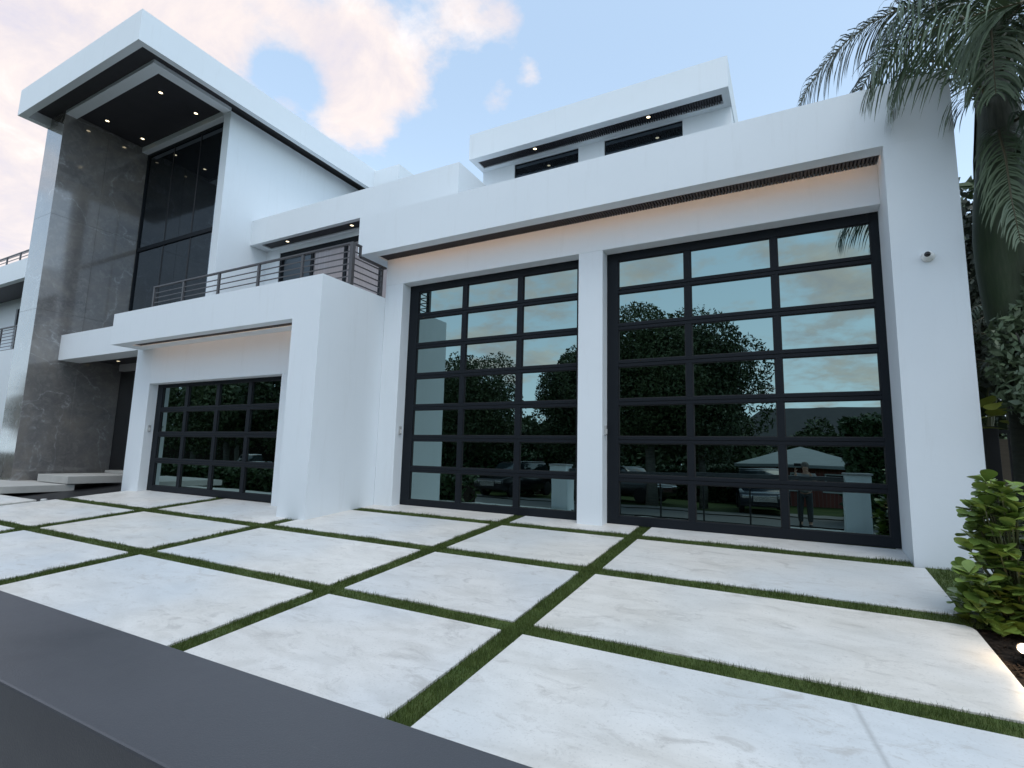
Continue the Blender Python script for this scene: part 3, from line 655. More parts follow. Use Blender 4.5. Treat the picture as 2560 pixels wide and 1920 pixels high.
hp(MB().box(-40, -20.0, 7.9, 8.1, .3, 4.98).box(-40, -20, 8.1, 10, 4.2, 4.4), 'wing_balcony', M_white, 0)
for (xa, xb, yy, z0, z1, nb) in ((-40, -19.0, 8.0, 4.98, 5.90, 7), (-40, -22.2, 8.6, 8.90, 9.30, 3)):
    wr = hp(MB().box(xa, xb, yy-.03, yy+.03, z1-.04, z1), 'balcony_railing', M_rail, .003)
    xq = xa+.2
    while xq < xb:
        hp(MB().box(xq-.04, xq+.04, yy-.02, yy+.02, z0, z1-.041), 'railing_post', M_rail, 0, wr); xq += 1.25
    for k in range(nb): 
        z = z0+(z1-z0)*(k+.35)/nb*.95; hp(MB().box(xa, xb, yy-.010, yy+.010, z, z+.022), 'railing_bar', M_rail, 0, wr)

# ================================================================== LIGHTS IN THE SOFFITS
def downlight(x, y, z, r, label, group):
    t = empty('downlight', (x, y, z), label=label, category='downlight', group=group)
    ring = MB().lathe([(r*1.0, 0), (r*1.35, 0), (r*1.35, -.008), (r*1.0, -.012)], 20); ring.f = ring.f[:-2]
    ring.build('trim_ring', M_lampring, t); MB().lathe([(r, -.002), (r, -.006)], 20).build('lamp', M_lamp, t)
    return t
ZS = ZR0+.27
for (x, y, lb) in ((-14.40, 6.80, 'front right recessed downlight in the dark tower ceiling'), (-17.10, 6.80, 'front left recessed downlight in the dark tower ceiling nearest the marble'), (-14.41, 7.74, 'back right recessed downlight in the dark tower ceiling by the glass'), (-17.12, 7.75, 'back left recessed downlight in the dark tower ceiling by the glass')):
    downlight(x*1.008, y*1.008, ZS, .048, lb, 'downlights in the tower ceiling')
downlight(-5.08, 10.29, ZH0+.018, .04, 'left warm downlight in the slatted penthouse soffit', 'downlights in the penthouse soffit')
downlight(-2.44, 10.28, ZH0+.018, .04, 'right warm downlight in the slatted penthouse soffit', 'downlights in the penthouse soffit')
downlight(-12.18, 9.32, ZB0+.028, .045, 'left downlight in the dark soffit above the balcony', 'downlights above the balcony')
downlight(-9.76, 9.31, ZB0+.028, .045, 'right downlight in the dark soffit above the balcony', 'downlights above the balcony')
downlight(-16.9, 7.75, 4.048, .05, 'single downlight in the dark ceiling over the entry door', 'downlight over the entry')
downlight(-27.6, 9.1, 8.238, .07, 'downlight in the soffit of the far left wing', 'downlight in the left wing soffit')

# ================================================================== SMALL FIXTURES
t = empty('security_camera', (1.378, YF, 3.955), label='white dome security camera with black lens on the right column', category='security camera')
o = MB().lathe([(.060, 0), (.062, .012), (.056, .03), (.045, .035)], 28).build('mounting_base', M_plastic, t, smooth=True); o.rotation_euler = (R(90), 0, 0)
o = MB().lathe([(.046, 0), (.047, .015), (.043, .032), (.032, .045), (.016, .053), (.002, .055)], 28).build('dome_housing', M_plastic, t, smooth=True); o.rotation_euler = (R(100), 0, R(-8)); o.location = (0, -.03, .002)
o = MB().lathe([(.030, 0), (.030, .012), (.024, .020), (.010, .025)], 24).build('lens', M_lens, t, smooth=True); o.rotation_euler = (R(92), 0, R(-28)); o.location = (-.012, -.068, .008)
def keypad(x, y, z, label):
    t = empty('door_keypad', (x, y, z), label=label, category='keypad', group='keypads beside the garage doors')
    MB().box(0, .028, -.03, .03, -.075, .075).build('housing', M_kp, t, .006)
    MB().box(.028, .034, -.022, .022, -.055, .02).build('cover', M_plastic, t, .003)
keypad(-6.484, 7.69, 2.07, 'grey keypad on the left jamb of the middle garage door')
keypad(-2.529, 7.69, 2.07, 'grey keypad on the pier beside the right garage door')
keypad(-13.107, 6.80, 2.07, 'grey keypad on the left jamb of the low garage door')
# entry steps
o = MB().box(-18.4, -15.5, 3.6, 6.52, .54, .70).build('entry_step', M_conc, None, .008, label='lower floating concrete slab leading to the entry', category='step', group='floating entry slabs')
o = MB().box(-17.02, -15.45, 6.34, 7.9, .715, .90).build('entry_step', M_conc, None, .008, label='upper floating concrete slab in front of the entry door', category='step', group='floating entry slabs')
# small white ground light by the channel
t = empty('ground_light', (-13.62, 5.23, G(-13.6, 5.2)), label='tiny white ground light at the corner of the far slab', category='ground light')
MB().lathe([(.05, -.03), (.055, .012), (.04, .02)], 16).build('cap', M_plastic, t); MB().lathe([(.012, -.12), (.012, -.03)], 10).build('spike', M_black, t)
# lit garden spotlight
t = empty('garden_spotlight', (1.26, 4.80, .43), label='lit warm garden spotlight in the mulch beside the slab', category='spotlight')
o = MB().lathe([(.030, -.07), (.036, -.05), (.038, .045), (.030, .045), (.028, .035)], 20).build('housing', M_black, t, smooth=True); o.rotation_euler = (R(58), 0, R(-20)); o.location = (0, 0, .05)
o = MB().lathe([(.026, .036), (.026, .047)], 20).build('lamp', M_hot, t); o.rotation_euler = (R(58), 0, R(-20)); o.location = (0, 0, .05)
MB().lathe([(.008, -.10), (.012, 0)], 10).build('stake', M_black, t)
ld = bpy.data.lights.new('spot_lamp', 'POINT'); ld.energy = 3.0; ld.color = (1, .72, .42); ld.shadow_soft_size = .03
lo = bpy.data.objects.new('spot_lamp', ld); col.objects.link(lo); lo.location = (1.25, 4.72, .56)

# ================================================================== GATE IN FRONT OF THE CAMERA
gt = empty('driveway_gate', (-4, .46, .04), label='charcoal metal driveway gate with a flat cap rail in the near foreground', category='gate')
def gp(mb, name, m, bevel=0, par=None):
    mb.v = [(v[0]+4, v[1]-.46, v[2]-.04) for v in mb.v]; return mb.build(name, m, par or gt, bevel)
gp(MB().box(-6.05, .95, .361, .559, 1.225, 1.330), 'cap_rail', M_gate, .0035)
for i in range(7):
    xp = -5.65+1.138*i
    gp(MB().box(xp-.02, xp+.02, .515, .555, .03, 1.224), 'gate_post', M_black, .003)
gp(MB().box(-6.05, .95, .51, .558, .06, .10), 'bottom_rail', M_black, .003)
for (x0, x1, lb) in ((.98, 1.50, 'white rendered gate pillar on the right, seen in the right garage door'), (-6.62, -6.10, 'pale gate pillar on the left, seen in the middle garage door')):
    t = empty('gate_pillar', ((x0+x1)/2, .46, 0), label=lb, category='pillar', group='gate pillars')
    hw = (x1-x0)/2
    MB().box(-hw, hw, -.26, .26, -.15, 1.40).build('shaft', M_white, t, .006); MB().box(-hw-.03, hw+.03, -.29, .29, 1.40, 1.45).build('cap', M_grey, t, .006)

# ================================================================== PLANTS
def place_tree(name, root, **kw): pass
def leaf_cloud(n, rad, seed, size, lobes=14, hollow=.55):
    g = np.random.default_rng(seed)
    c = g.normal(0, 1, (lobes, 3)); c /= np.linalg.norm(c, axis=1)[:, None]; c *= g.uniform(.35, .72, (lobes, 1)); c[:, 2] *= .9
    lr = g.uniform(.28, .48, lobes)
    k = g.integers(0, lobes, n); d = g.normal(0, 1, (n, 3)); d /= np.linalg.norm(d, axis=1)[:, None]
    p = c[k]+d*(lr[k]*g.uniform(hollow, 1.04, n)**.6)[:, None]
    p *= np.array(rad)*1.16
    a = g.normal(0, 1, (n, 3)); a /= np.linalg.norm(a, axis=1)[:, None]
    b = np.cross(a, g.normal(0, 1, (n, 3))); b /= np.linalg.norm(b, axis=1)[:, None]
    s = size*g.uniform(.6, 1.4, n)[:, None]
    t1 = np.stack([p-a*s, p+b*s*.45, p+a*s], 1); t2 = np.stack([p-a*s, p+a*s, p-b*s*.45], 1)
    return np.concatenate([t1, t2]).reshape(-1, 3)
def tree(loc, h, rad, label, seed, n=9000, size=.16, trunk=.25, lobes=16, m=M_tree):
    t = empty('broadleaf_tree', loc, label=label, category='tree', group='trees across the street')
    me = tri_mesh('crown', leaf_cloud(n, rad, seed, size, lobes)+np.array([0, 0, h-rad[2]*1.0])); obj('crown', me, m, t)
    mb = MB(); g = random.Random(seed)
    mb.tube([(0, 0, -.3), (.05, 0, 1), (.0, .08, h-rad[2]*1.4), (.1, 0, h-rad[2])], [trunk*1.3, trunk, trunk*.7, trunk*.3], 10)
    for k in range(6):
        a = g.uniform(0, 6.28); z0 = h-rad[2]*1.5
        mb.tube([(0, 0, z0), (math.cos(a)*rad[0]*.3, math.sin(a)*rad[1]*.3, z0+rad[2]*.4), (math.cos(a)*rad[0]*.6, math.sin(a)*rad[1]*.6, z0+rad[2]*.8)], [trunk*.5, trunk*.3, trunk*.12], 7)
    mb.build('trunk', M_bark, t, smooth=True); return t
tree((-6.1, -9.8, -.42), 9.9, (3.9, 3.6, 3.9), 'large round dark tree mirrored in the right garage door', 11, 70000, .085, lobes=34)
tree((-3.9, -10.6, -.42), 8.6, (2.6, 2.9, 3.3), 'broad tree crown mirrored beside the large round tree', 12, 38000, .085, .18, 24)
tree((-17.9, -12.4, -.45), 8.7, (2.7, 2.6, 3.4), 'leafy tree mirrored in the middle column of the middle door', 13, 34000, .085, lobes=24)
tree((-10.4, -10.5, -.42), 8.0, (2.0, 2.2, 3.4), 'dark tree mirrored beside the pier', 14, 30000, .085, lobes=22)
tree((-21.5, -14.5, -.45), 7.4, (3.2, 3, 3.2), 'wide tree standing left of the mirrored hedge', 15, 7000, .18)
WEST = ['street tree nearest the drive in the western row', 'second street tree of the western row from the drive', 'tall street tree of the western row opposite the entry steps', 'lower street tree between two tall ones in the western row', 'tall spreading street tree west of the white pickups', 'street tree beyond the spreading one in the western row', 'large street tree near the far end of the western row', 'street tree second from the far western end', 'westernmost and largest street tree', 'street tree just right of the mirrored gate pillar', 'street tree at the far right of the gate']
BACK = ['small back row tree left of the brick house', 'back row tree behind the large round tree', 'low back row tree behind the black car', 'back row tree behind the middle door hedge', 'back row tree at the near end of the long hedge', 'back row tree behind the second pickup', 'back row tree behind the first pickup', 'tall back row tree by the cream villa', 'taller back row tree west of the villa', 'tallest back row tree at the western end']
for i_, (x, y, h, r, lb) in enumerate(((5.6, -24, 5.6, 2.6, 'green tree beside the brick house'), (8.8, -22, 6.2, 3.0, 'green tree right of the brick house beyond the hedge'), (1.6, -27, 5.2, 2.0, 'small tree behind the roof of the brick house'), (3.6, -9.5, 3.6, 1.4, 'rounded shrub tree beyond the right gate pillar'))):
    tree((x, y, -.8), h, (r, r*.8, h*.45), lb, 80+i_, 10000, .15)
k = 16
for (x, y, h, r) in ((-27, -12, 8.8, 3.3), (-33, -13, 9.8, 3.8), (-39, -12, 8.6, 3.4), (-46, -14, 10, 4.0), (-53, -13, 9, 3.6), (-61, -16, 10.5, 4.4), (-70, -15, 9.5, 4.2), (-80, -18, 11, 5), (9.5, -15, 7.5, 3.3), (16, -17, 8.5, 3.8)):
    tree((x, y, -.5), h, (r, r*.9, h*.40), WEST[k-16], k, 12000, .18); k += 1
def hedge(x0, x1, y0, y1, z0, z1, n, label, seed):
    g = np.random.default_rng(seed); m = n
    p = g.uniform([x0, y0, z0], [x1, y1, z1], (m, 3)); f = g.integers(0, 3, m)
    p[f == 0, 1] = y1-np.abs(g.normal(0, .12, (f == 0).sum())); p[f == 1, 2] = z1+g.normal(0, .10, (f == 1).sum()); 
    a = g.normal(0, 1, (m, 3)); a /= np.linalg.norm(a, axis=1)[:, None]; b = np.cross(a, g.normal(0, 1, (m, 3))); b /= np.linalg.norm(b, axis=1)[:, None]
    s = .11*g.uniform(.6, 1.4, m)[:, None]; pp = np.concatenate([np.stack([p-a*s, p+b*s*.5, p+a*s], 1), np.stack([p-a*s, p+a*s, p-b*s*.5], 1)]).reshape(-1, 3)
    o = obj('hedge', tri_mesh('hedge', pp), M_hedge, None, label=label, category='hedge')
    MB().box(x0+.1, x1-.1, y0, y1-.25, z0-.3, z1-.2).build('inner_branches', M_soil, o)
hedge(1.4, 3.4, -6.9, -4.6, -.4, 2.9, 9000, 'tall green hedge mirrored at the right edge of the right door', 31)
hedge(-110, -24, -36.0, -34.5, -1.5, 4.2, 16000, 'tall dark boundary hedge behind the far row of trees', 36)
hedge(-40, -9.4, .4, 1.4, -.05, .85, 16000, 'planting strip hedge just inside the gate, mirrored low in the low garage door', 35)
hedge(-24, -13.2, -13.4, -11.8, -.5, 1.75, 9000, 'dark clipped hedge mirrored low in the middle door', 32)
hedge(-75, -26, -11.0, -9.6, -.5, .50, 14000, 'long dark hedge mirrored in the low garage door', 33)
hedge(-9.8, -2.6, -17.5, -16.4, -.7, 1.2, 6000, 'low hedge behind the large mirrored tree', 34)
for i_, (x, y, h, r) in enumerate(((-4.5, -23, 5.6, 2.8), (-9.5, -22, 6.2, 3.2), (-14.5, -21, 5.6, 3.0), (-19.5, -22, 6.4, 3.3), (-25.5, -20, 7.2, 3.6), (-31, -23, 9, 4.4), (-37, -27, 10, 4.6), (-44, -29, 10.5, 4.8), (-54, -30, 11, 5), (-64, -30, 11.5, 5.4))):
    tree((x, y, -.8), h, (r, r*.8, h*.46), BACK[i_], 40+i_, 9000, .20)

# bush with paddle leaves -------------------------------------------------
def leaf_mesh():
    prof = [(0, .0), (.18, .10), (.40, .26), (.62, .36), (.80, .34), (.92, .22), (.985, .10)]
    vs = []; fs = []; L = .092
    for i, (u, wv) in enumerate(prof):
        zc_ = -.18*(u*u)*L; 
        vs += [(-wv*L*1.12, u*L, zc_+.12*wv*L), (0, u*L, zc_), (wv*L*1.12, u*L, zc_+.12*wv*L)]
    vs.append((0, L, -.18*L)); n_ = len(prof)
    for i in range(n_-1):
        a = i*3; fs += [(a, a+1, a+4, a+3), (a+1, a+2, a+5, a+4)]
    a = (n_-1)*3; fs += [(a, a+1, len(vs)-1), (a+1, a+2, len(vs)-1)]
    me = bpy.data.meshes.new('leaf'); me.from_pydata(vs, [], fs); me.shade_smooth(); me.materials.append(M_bush); return me
LM = leaf_mesh()
bush = empty('paddle_leaf_bush', (1.45, 5.55, .47), label='bright green bush with paddle shaped leaves beside the right column', category='bush')
rb = random.Random(5)
tips = []; stems = MB()
for k in range(78):
    a = rb.uniform(0, 6.283); rr = rb.uniform(.02, .15); z1 = rb.uniform(.12, 1.10)
    bulge = .34 if z1 < .7 else .26
    ex, ey = math.cos(a)*rb.uniform(.10, bulge), math.sin(a)*rb.uniform(.10, bulge)
    if k < 34: ex = -abs(ex)
    pts = [(math.cos(a)*rr*.4, math.sin(a)*rr*.4, -.05), (ex*.5, ey*.5, z1*.55), (ex*.95, ey*.95, z1*.9), (ex, ey, z1)]
    stems.tube(pts, [.008, .006, .005, .004], 5)
    tips.append((Vector(pts[2]), Vector(pts[3])))
for k in range(26):   # low growth at the foot
    c = Vector((rb.uniform(-.36, .1), rb.uniform(-.32, .1), rb.uniform(.02, .42)))
    stems.tube([(0, 0, -.05), tuple(c*.6), tuple(c)], [.007, .005, .004], 5); tips.append((c-Vector((0, 0, .07)), c))
for k in range(60):   # the right half of the plant, partly outside the frame
    a = rb.uniform(0, 6.28); c = Vector((.30+rb.uniform(-.12, .2), rb.uniform(-.25, .3), rb.uniform(.15, 1.1)))
    stems.tube([(.25, 0, -.05), tuple(c*.6), tuple(c)], [.008, .006, .004], 5); tips.append((c-Vector((0, 0, .08)), c))
stems.build('branches', M_stem, bush)
cnt = 0; extra = []
for (a0, a1) in tips:
    d = (a1-a0).normalized(); nlf = 9
    for j in range(nlf):
        th = j*2.4+rb.uniform(-.3, .3); el = R(rb.uniform(5, 75) - (j/nlf)*30); s = rb.uniform(.85, 1.45)
        lay = a0.lerp(a1, rb.uniform(.1, 1.05))
        o_rot = Matrix.Rotation(th, 4, 'Z') @ Matrix.Rotation(el, 4, 'X') @ Matrix.Rotation(rb.uniform(-.4, .4), 4, 'Y')
        mw_ = Matrix.Translation(lay) @ o_rot @ Matrix.Scale(s, 4)
        cnt += 1
        if cnt <= 300:
            o = bpy.data.objects.new('leaf', LM); col.objects.link(o); o.parent = bush; o.matrix_local = mw_
        else: extra.append(mw_)
vs = []; fs = []
for mw_ in extra:
    b = len(vs); vs += [tuple(mw_ @ v.co) for v in LM.vertices]; fs += [tuple(b+i for i in p.vertices) for p in LM.polygons]
me = bpy.data.meshes.new('foliage'); me.from_pydata(vs, [], fs); me.shade_smooth(); obj('foliage', me, M_bush, bush, kind='stuff')
# low dark ground plants under it
lw = empty('low_shade_plant', (1.42, 5.22, .46), label='small dark low plant at the foot of the paddle leaf bush', category='plant')
for k in range(26):
    o = bpy.data.objects.new('leaf', LM); col.objects.link(o); o.parent = lw
    o.matrix_local = Matrix.Translation((rb.uniform(-.22, .35), rb.uniform(-.15, .2), rb.uniform(.0, .08))) @ Matrix.Rotation(rb.uniform(0, 6.28), 4, 'Z') @ Matrix.Rotation(R(rb.uniform(-5, 45)), 4, 'X')

# palms --------------------------------------------------------------
def frond(parent, pts, L=.62, n=46, m=M_palm, droop=1.0, seed=0, w0=.030, both=True):
    g = random.Random(seed); P = [Vector(p) for p in pts]
    seg = [0]
    for i in range(1, len(P)): seg.append(seg[-1]+(P[i]-P[i-1]).length)
    T = seg[-1]
    def at(s_):
        for i in range(1, len(P)):
            if s_ <= seg[i] or i == len(P)-1:
                f = (s_-seg[i-1])/max(seg[i]-seg[i-1], 1e-6); return P[i-1].lerp(P[i], f), (P[i]-P[i-1]).normalized()
    MB().tube([tuple(p) for p in P], [.020*(1-.85*seg[i]/T) for i in range(len(P))], 6).build('rachis', M_petiole, parent, smooth=True)
    vs = []; fs = []
    for i in range(n):
        u = .10+.90*(i+g.uniform(-.3, .3))/n; u = min(max(u, 0.02), .995)
        p, d = at(u*T); side = d.cross(Vector((0, 0, 1))); side = side.normalized() if side.length > .1 else Vector((1, 0, 0))
        upv = side.cross(d).normalized()
        ll = L*(math.sin(math.pi*min(.12+u*.86, 1))**.55)*g.uniform(.85, 1.12)
        for sg in (-1, 1):
            dirv = (side*sg*g.uniform(.55, .9)+d*g.uniform(.45, .8)+upv*g.uniform(-.2, .35)).normalized()
            q = p.copy(); cur = dirv; w_ = w0*g.uniform(.8, 1.2); K = 5; b = len(vs)
            wd_ = cur.cross(upv); wd_ = wd_.normalized() if wd_.length > .05 else side
            for k2 in range(K+1):
                t_ = k2/K; ww = w_*(.55+.9*t_)*(1-t_)**.55 if t_ < 1 else 0
                if k2 == K: vs.append(tuple(q))
                else: vs += [tuple(q-wd_*ww*.5), tuple(q+wd_*ww*.5)]
                q = q+cur*(ll/K); cur = (cur+Vector((0, 0, -1))*(.34*droop*g.uniform(.8, 1.3))).normalized()
            for k2 in range(K-1): fs.append((b+2*k2, b+2*k2+1, b+2*k2+3, b+2*k2+2))
            fs.append((b+2*K-2, b+2*K-1, b+2*K))
    me = bpy.data.meshes.new('leaflets'); me.from_pydata(vs, [], fs); return obj('leaflets', me, m, parent, kind='stuff')
PXC, PYC = 2.27, 7.75
palm = empty('royal_palm', (PXC, PYC, .6), label='tall royal palm with a green crownshaft rising behind the right column', category='palm tree')
MB().lathe([(.24, -.2), (.20, .3), (.17, 1.2), (.17, 2.15)], 28).build('trunk', M_palmbark, palm, smooth=True)
MB().lathe([(.18, 2.1), (.23, 2.4), (.29, 2.8), (.325, 3.3), (.33, 3.7), (.30, 4.1), (.25, 4.5), (.195, 4.85), (.165, 5.3), (.13, 6.3), (.05, 6.6)], 28).build('crownshaft', M_shaft, palm, smooth=True)
M_sheath = mat('grey_leaf_sheath', rough=.75, fn=lambda t, b: (t.l(t.ramp(t.noise(t.vm('MULTIPLY', pos(t), (14, 14, 1.5)).outputs[0], 1.6, 6, .65), [(.3, (.09, .095, .075)), (.7, (.20, .20, .165))]), b.inputs['Base Color']), bump(t, b, t.noise(t.vm('MULTIPLY', pos(t), (16, 16, 2)).outputs[0], 2, 5), .5, .01)))
for k, (a, z0, z1) in enumerate(((3.7, 4.25, 6.2), (4.9, 4.6, 6.5), (.4, 4.5, 6.3), (2.2, 4.6, 6.3))):   # grey leaf sheaths wrapping the top
    c, s_ = math.cos(a), math.sin(a)
    mb = MB(); n_ = 9
    for i_ in range(n_):
        u = i_/(n_-1); z = z0+(z1-z0)*u; rr = .275-.10*min(u*1.9, 1)+.02*u; wd_ = .95*(math.sin(math.pi*min(u*.75+.12, 1))**.8)
        for q_ in range(7):
            th = a+(q_-3)/3*wd_; mb.v.append((math.cos(th)*rr, math.sin(th)*rr, z-.10*abs((q_-3)/3)))
    for i_ in range(n_-1):
        for q_ in range(6): mb.f.append((i_*7+q_, i_*7+q_+1, i_*7+q_+8, i_*7+q_+7))
    mb.build('leaf_sheath', M_sheath, palm, smooth=True)
O_ = Vector((PXC, PYC, .6))
def fr(ptsw, **k):
    e = empty('frond', (0, 0, 0)); e.parent = palm
    frond(e, [tuple(Vector(p)-O_) for p in ptsw], **k)
C0 = (PXC, PYC, 6.7)
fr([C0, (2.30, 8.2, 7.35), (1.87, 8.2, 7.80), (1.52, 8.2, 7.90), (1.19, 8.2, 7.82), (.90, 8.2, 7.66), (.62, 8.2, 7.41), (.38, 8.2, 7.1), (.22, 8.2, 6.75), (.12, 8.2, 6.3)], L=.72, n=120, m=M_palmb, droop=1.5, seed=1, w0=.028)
def sc_(P, y0, y1): return [(p[0]*y1/y0, y1, 1.66+(p[2]-1.66)*y1/y0) for p in P]
fr([C0, (2.40, 7.2, 6.75), (2.20, 6.5, 6.35)]+sc_([(2.148, 6.4, 6.20), (1.899, 6.4, 6.21), (1.647, 6.4, 6.20), (1.471, 6.4, 6.19), (1.284, 6.4, 6.13), (1.093, 6.4, 6.03), (.95, 6.4, 5.88), (.86, 6.4, 5.70)], 6.4, 5.8), L=1.10, n=120, droop=1.35, seed=2, w0=.027)
fr([(PXC-.1, PYC-.05, 5.9), (1.95, 7.0, 5.75), (1.688, 6.9, 5.99), (1.56, 6.9, 6.14), (1.42, 6.9, 6.17), (1.276, 6.9, 6.05), (1.18, 6.9, 5.86), (1.12, 6.9, 5.6)], L=.85, n=70, droop=1.7, seed=3, w0=.027)
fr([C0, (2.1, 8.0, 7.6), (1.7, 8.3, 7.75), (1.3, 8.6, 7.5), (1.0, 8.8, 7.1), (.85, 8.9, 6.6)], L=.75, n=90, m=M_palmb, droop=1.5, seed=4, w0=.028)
fr([C0, (2.5, 7.4, 7.2), (2.7, 7.0, 7.3), (2.9, 6.5, 7.0), (3.0, 6.1, 6.5)], L=.95, n=80, droop=1.3, seed=5, w0=.027)
fr([C0, (2.7, 7.9, 7.1), (3.2, 7.9, 7.1), (3.7, 7.8, 6.7), (4.0, 7.8, 6.1)], L=.9, n=80, droop=1.3, seed=6, w0=.027)
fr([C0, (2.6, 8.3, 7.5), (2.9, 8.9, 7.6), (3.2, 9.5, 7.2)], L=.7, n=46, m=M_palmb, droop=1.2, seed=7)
fr([C0, (2.2, 7.3, 7.1), (2.0, 6.9, 7.25), (1.8, 6.5, 7.2), (1.62, 6.15, 6.95)], L=.95, n=80, droop=1.3, seed=8, w0=.027)
fr([(PXC+.1, PYC-.1, 5.9), (2.5, 7.2, 5.95), (2.65, 6.8, 5.7), (2.75, 6.5, 5.3)], L=.8, n=60, droop=1.5, seed=9, w0=.032)
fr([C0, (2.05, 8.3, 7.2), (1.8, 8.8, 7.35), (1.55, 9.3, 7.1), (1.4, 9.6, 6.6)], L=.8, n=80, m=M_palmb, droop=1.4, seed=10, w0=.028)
fr([C0, (1.95, 7.2, 7.0), (1.6, 6.9, 7.0), (1.25, 6.75, 6.75), (1.0, 6.7, 6.4)], L=.85, n=80, droop=1.3, seed=11, w0=.027)
fr([C0, (2.5, 7.0, 6.9), (2.65, 6.3, 6.9), (2.7, 5.8, 6.5), (2.7, 5.5, 6.0)], L=.95, n=80, droop=1.3, seed=12, w0=.027)
fr([(PXC-.1, PYC-.1, 6.2), (2.15, 7.15, 6.45), (2.0, 6.75, 6.25), (1.92, 6.5, 5.8), (1.88, 6.4, 5.3)], L=.7, n=70, droop=1.2, seed=21, w0=.028)
fr([(PXC+.05, PYC-.1, 5.6), (2.45, 7.2, 5.5), (2.5, 6.95, 5.1), (2.52, 6.85, 4.6), (2.5, 6.8, 4.1)], L=.7, n=70, droop=1.2, seed=23, w0=.026)
fr([(PXC-.1, PYC-.1, 5.5), (2.12, 7.25, 5.35), (2.08, 7.0, 4.9), (2.06, 6.9, 4.4), (2.08, 6.85, 3.9)], L=.5, n=60, droop=1.2, seed=24, w0=.024)
fr([(PXC+.0, PYC-.1, 6.2), (2.42, 7.1, 6.4), (2.5, 6.8, 6.1), (2.55, 6.6, 5.6), (2.57, 6.5, 5.0)], L=.75, n=70, droop=1.2, seed=22, w0=.028)
# clumping cane palms behind the column
def cane_palm(x, y, z, h, label, seed, nst=7, nf=9, spread=.5):
    g = random.Random(seed); e = empty('cane_palm', (x, y, z), label=label, category='palm', group='cane palms beside the house')
    st = MB(); tops = []
    for k in range(nst):
        a = g.uniform(0, 6.28); r0 = g.uniform(.03, .22); lean = g.uniform(.1, spread); hh = h*g.uniform(.45, .8)
        p0 = (math.cos(a)*r0, math.sin(a)*r0, 0); p1 = (math.cos(a)*(r0+lean*.3), math.sin(a)*(r0+lean*.3), hh*.5); p2 = (math.cos(a)*(r0+lean), math.sin(a)*(r0+lean), hh)
        st.tube([p0, p1, p2], [.024, .02, .014], 7); tops.append(Vector(p2))
    st.build('canes', M_stem, e, smooth=True)
    for k in range(nf*2):
        t0 = tops[k % len(tops)]; a = g.uniform(0, 6.28); l = g.uniform(.7, 1.3); up_ = g.uniform(.4, .9)
        d = Vector((math.cos(a), math.sin(a), 0))
        pts = [t0, t0+d*l*.25+Vector((0, 0, up_*.6)), t0+d*l*.6+Vector((0, 0, up_*.85)), t0+d*l+Vector((0, 0, up_*.5)), t0+d*l*1.2+Vector((0, 0, .0))]
        f_ = empty('frond', (0, 0, 0)); f_.parent = e
        frond(f_, pts, L=.38, n=22, m=M_palm if k % 2 else M_palmb, droop=.9, seed=seed*50+k, w0=.026)
cane_palm(2.95, 8.7, .75, 3.4, 'clump of cane palm stems right of the white column', 61)
cane_palm(3.2, 9.9, .8, 4.4, 'taller cane palm clump behind the black fence', 62, 8, 9)
cane_palm(2.5, 10.8, .85, 4.4, 'dark cane palm between the house and the fence', 63, 7, 8)
cane_palm(3.9, 8.6, .75, 4.6, 'cane palm at the right edge of the garden', 64, 7, 8)
tree((3.6, 12.5, .8), 6.4, (2.2, 2.0, 2.6), 'dark dense tree behind the garden fence', 71, 9000, .14, .15).__setitem__('group', 'garden trees')
tree((2.4, 14.5, .9), 5.6, (1.6, 1.6, 2.4), 'dark shrubby tree close behind the house corner', 72, 7000, .13, .12).__setitem__('group', 'garden trees')
tree((2.36, 7.15, .62), 3.2, (.50, .44, 1.10), 'dark leafy shrub in front of the royal palm trunk', 73, 9000, .05, .03, 14, M_palm).__setitem__('group', 'garden trees')
tree((2.75, 10.2, .8), 5.2, (.9, .8, 1.7), 'tall narrow shrub between the palm and the black fence', 74, 12000, .07, .05, 16, M_palmb).__setitem__('group', 'garden trees')
M_yl = leafmat('yellow_green_leaf', (.20, .24, .03), (.34, .34, .06), .4, 9)
yp = empty('fan_leaf_plant', (2.42, 9.0, .8), label='plant with broad yellow green leaves behind the column above the fence', category='plant')
MB().tube([(0, 0, 0), (.05, 0, .9), (.0, 0, 1.75)], [.015, .012, .008], 6).build('stem', M_stem, yp)
for k in range(9):
    me_ = LM.copy(); me_.materials.clear(); me_.materials.append(M_yl); o = bpy.data.objects.new('leaf', me_); col.objects.link(o); o.parent = yp
    o.matrix_local = Matrix.Translation((0, 0, 1.35+.06*k)) @ Matrix.Rotation(k*2.3+1.2, 4, 'Z') @ Matrix.Rotation(R(12-4*k), 4, 'X') @ Matrix.Scale(3.6, 4)
# fence and wall on the right
fc = empty('garden_fence', (2.36, 9.5, .8), label='black metal garden fence with a thick post beside the column', category='fence')
MB().box(-.085, .075, -.06, .06, -.3, 1.42).build('fence_post', M_black, fc, .004); MB().box(.075, 3.0, -.02, .02, 1.32, 1.37).build('top_rail', M_black, fc, .003); MB().box(.075, 3.0, -.02, .02, .1, .14).build('bottom_rail', M_black, fc, .003)
for k in range(18): MB().box(.18+k*.135, .20+k*.135, -.01, .01, .14, 1.32).build('fence_bar', M_black, fc)
M_tan = mat('tan_board', (.14, .10, .07), .8, fn=lambda t, b: t.l(t.mix(t.noise(t.vm('MULTIPLY', pos(t), (1, 1, 9)).outputs[0], 4, 5), (.10, .075, .055), (.18, .14, .10)), b.inputs['Base Color']))
fw = empty('board_fence', (4.2, 11.8, .7), label='brown board fence behind the black garden fence', category='fence')
for k in range(24): MB().box(-2.4+k*.2, -2.21+k*.2, 0, .025, -.2, 1.45+random.uniform(-.01, .01)).build('board', M_tan, fw, .002)

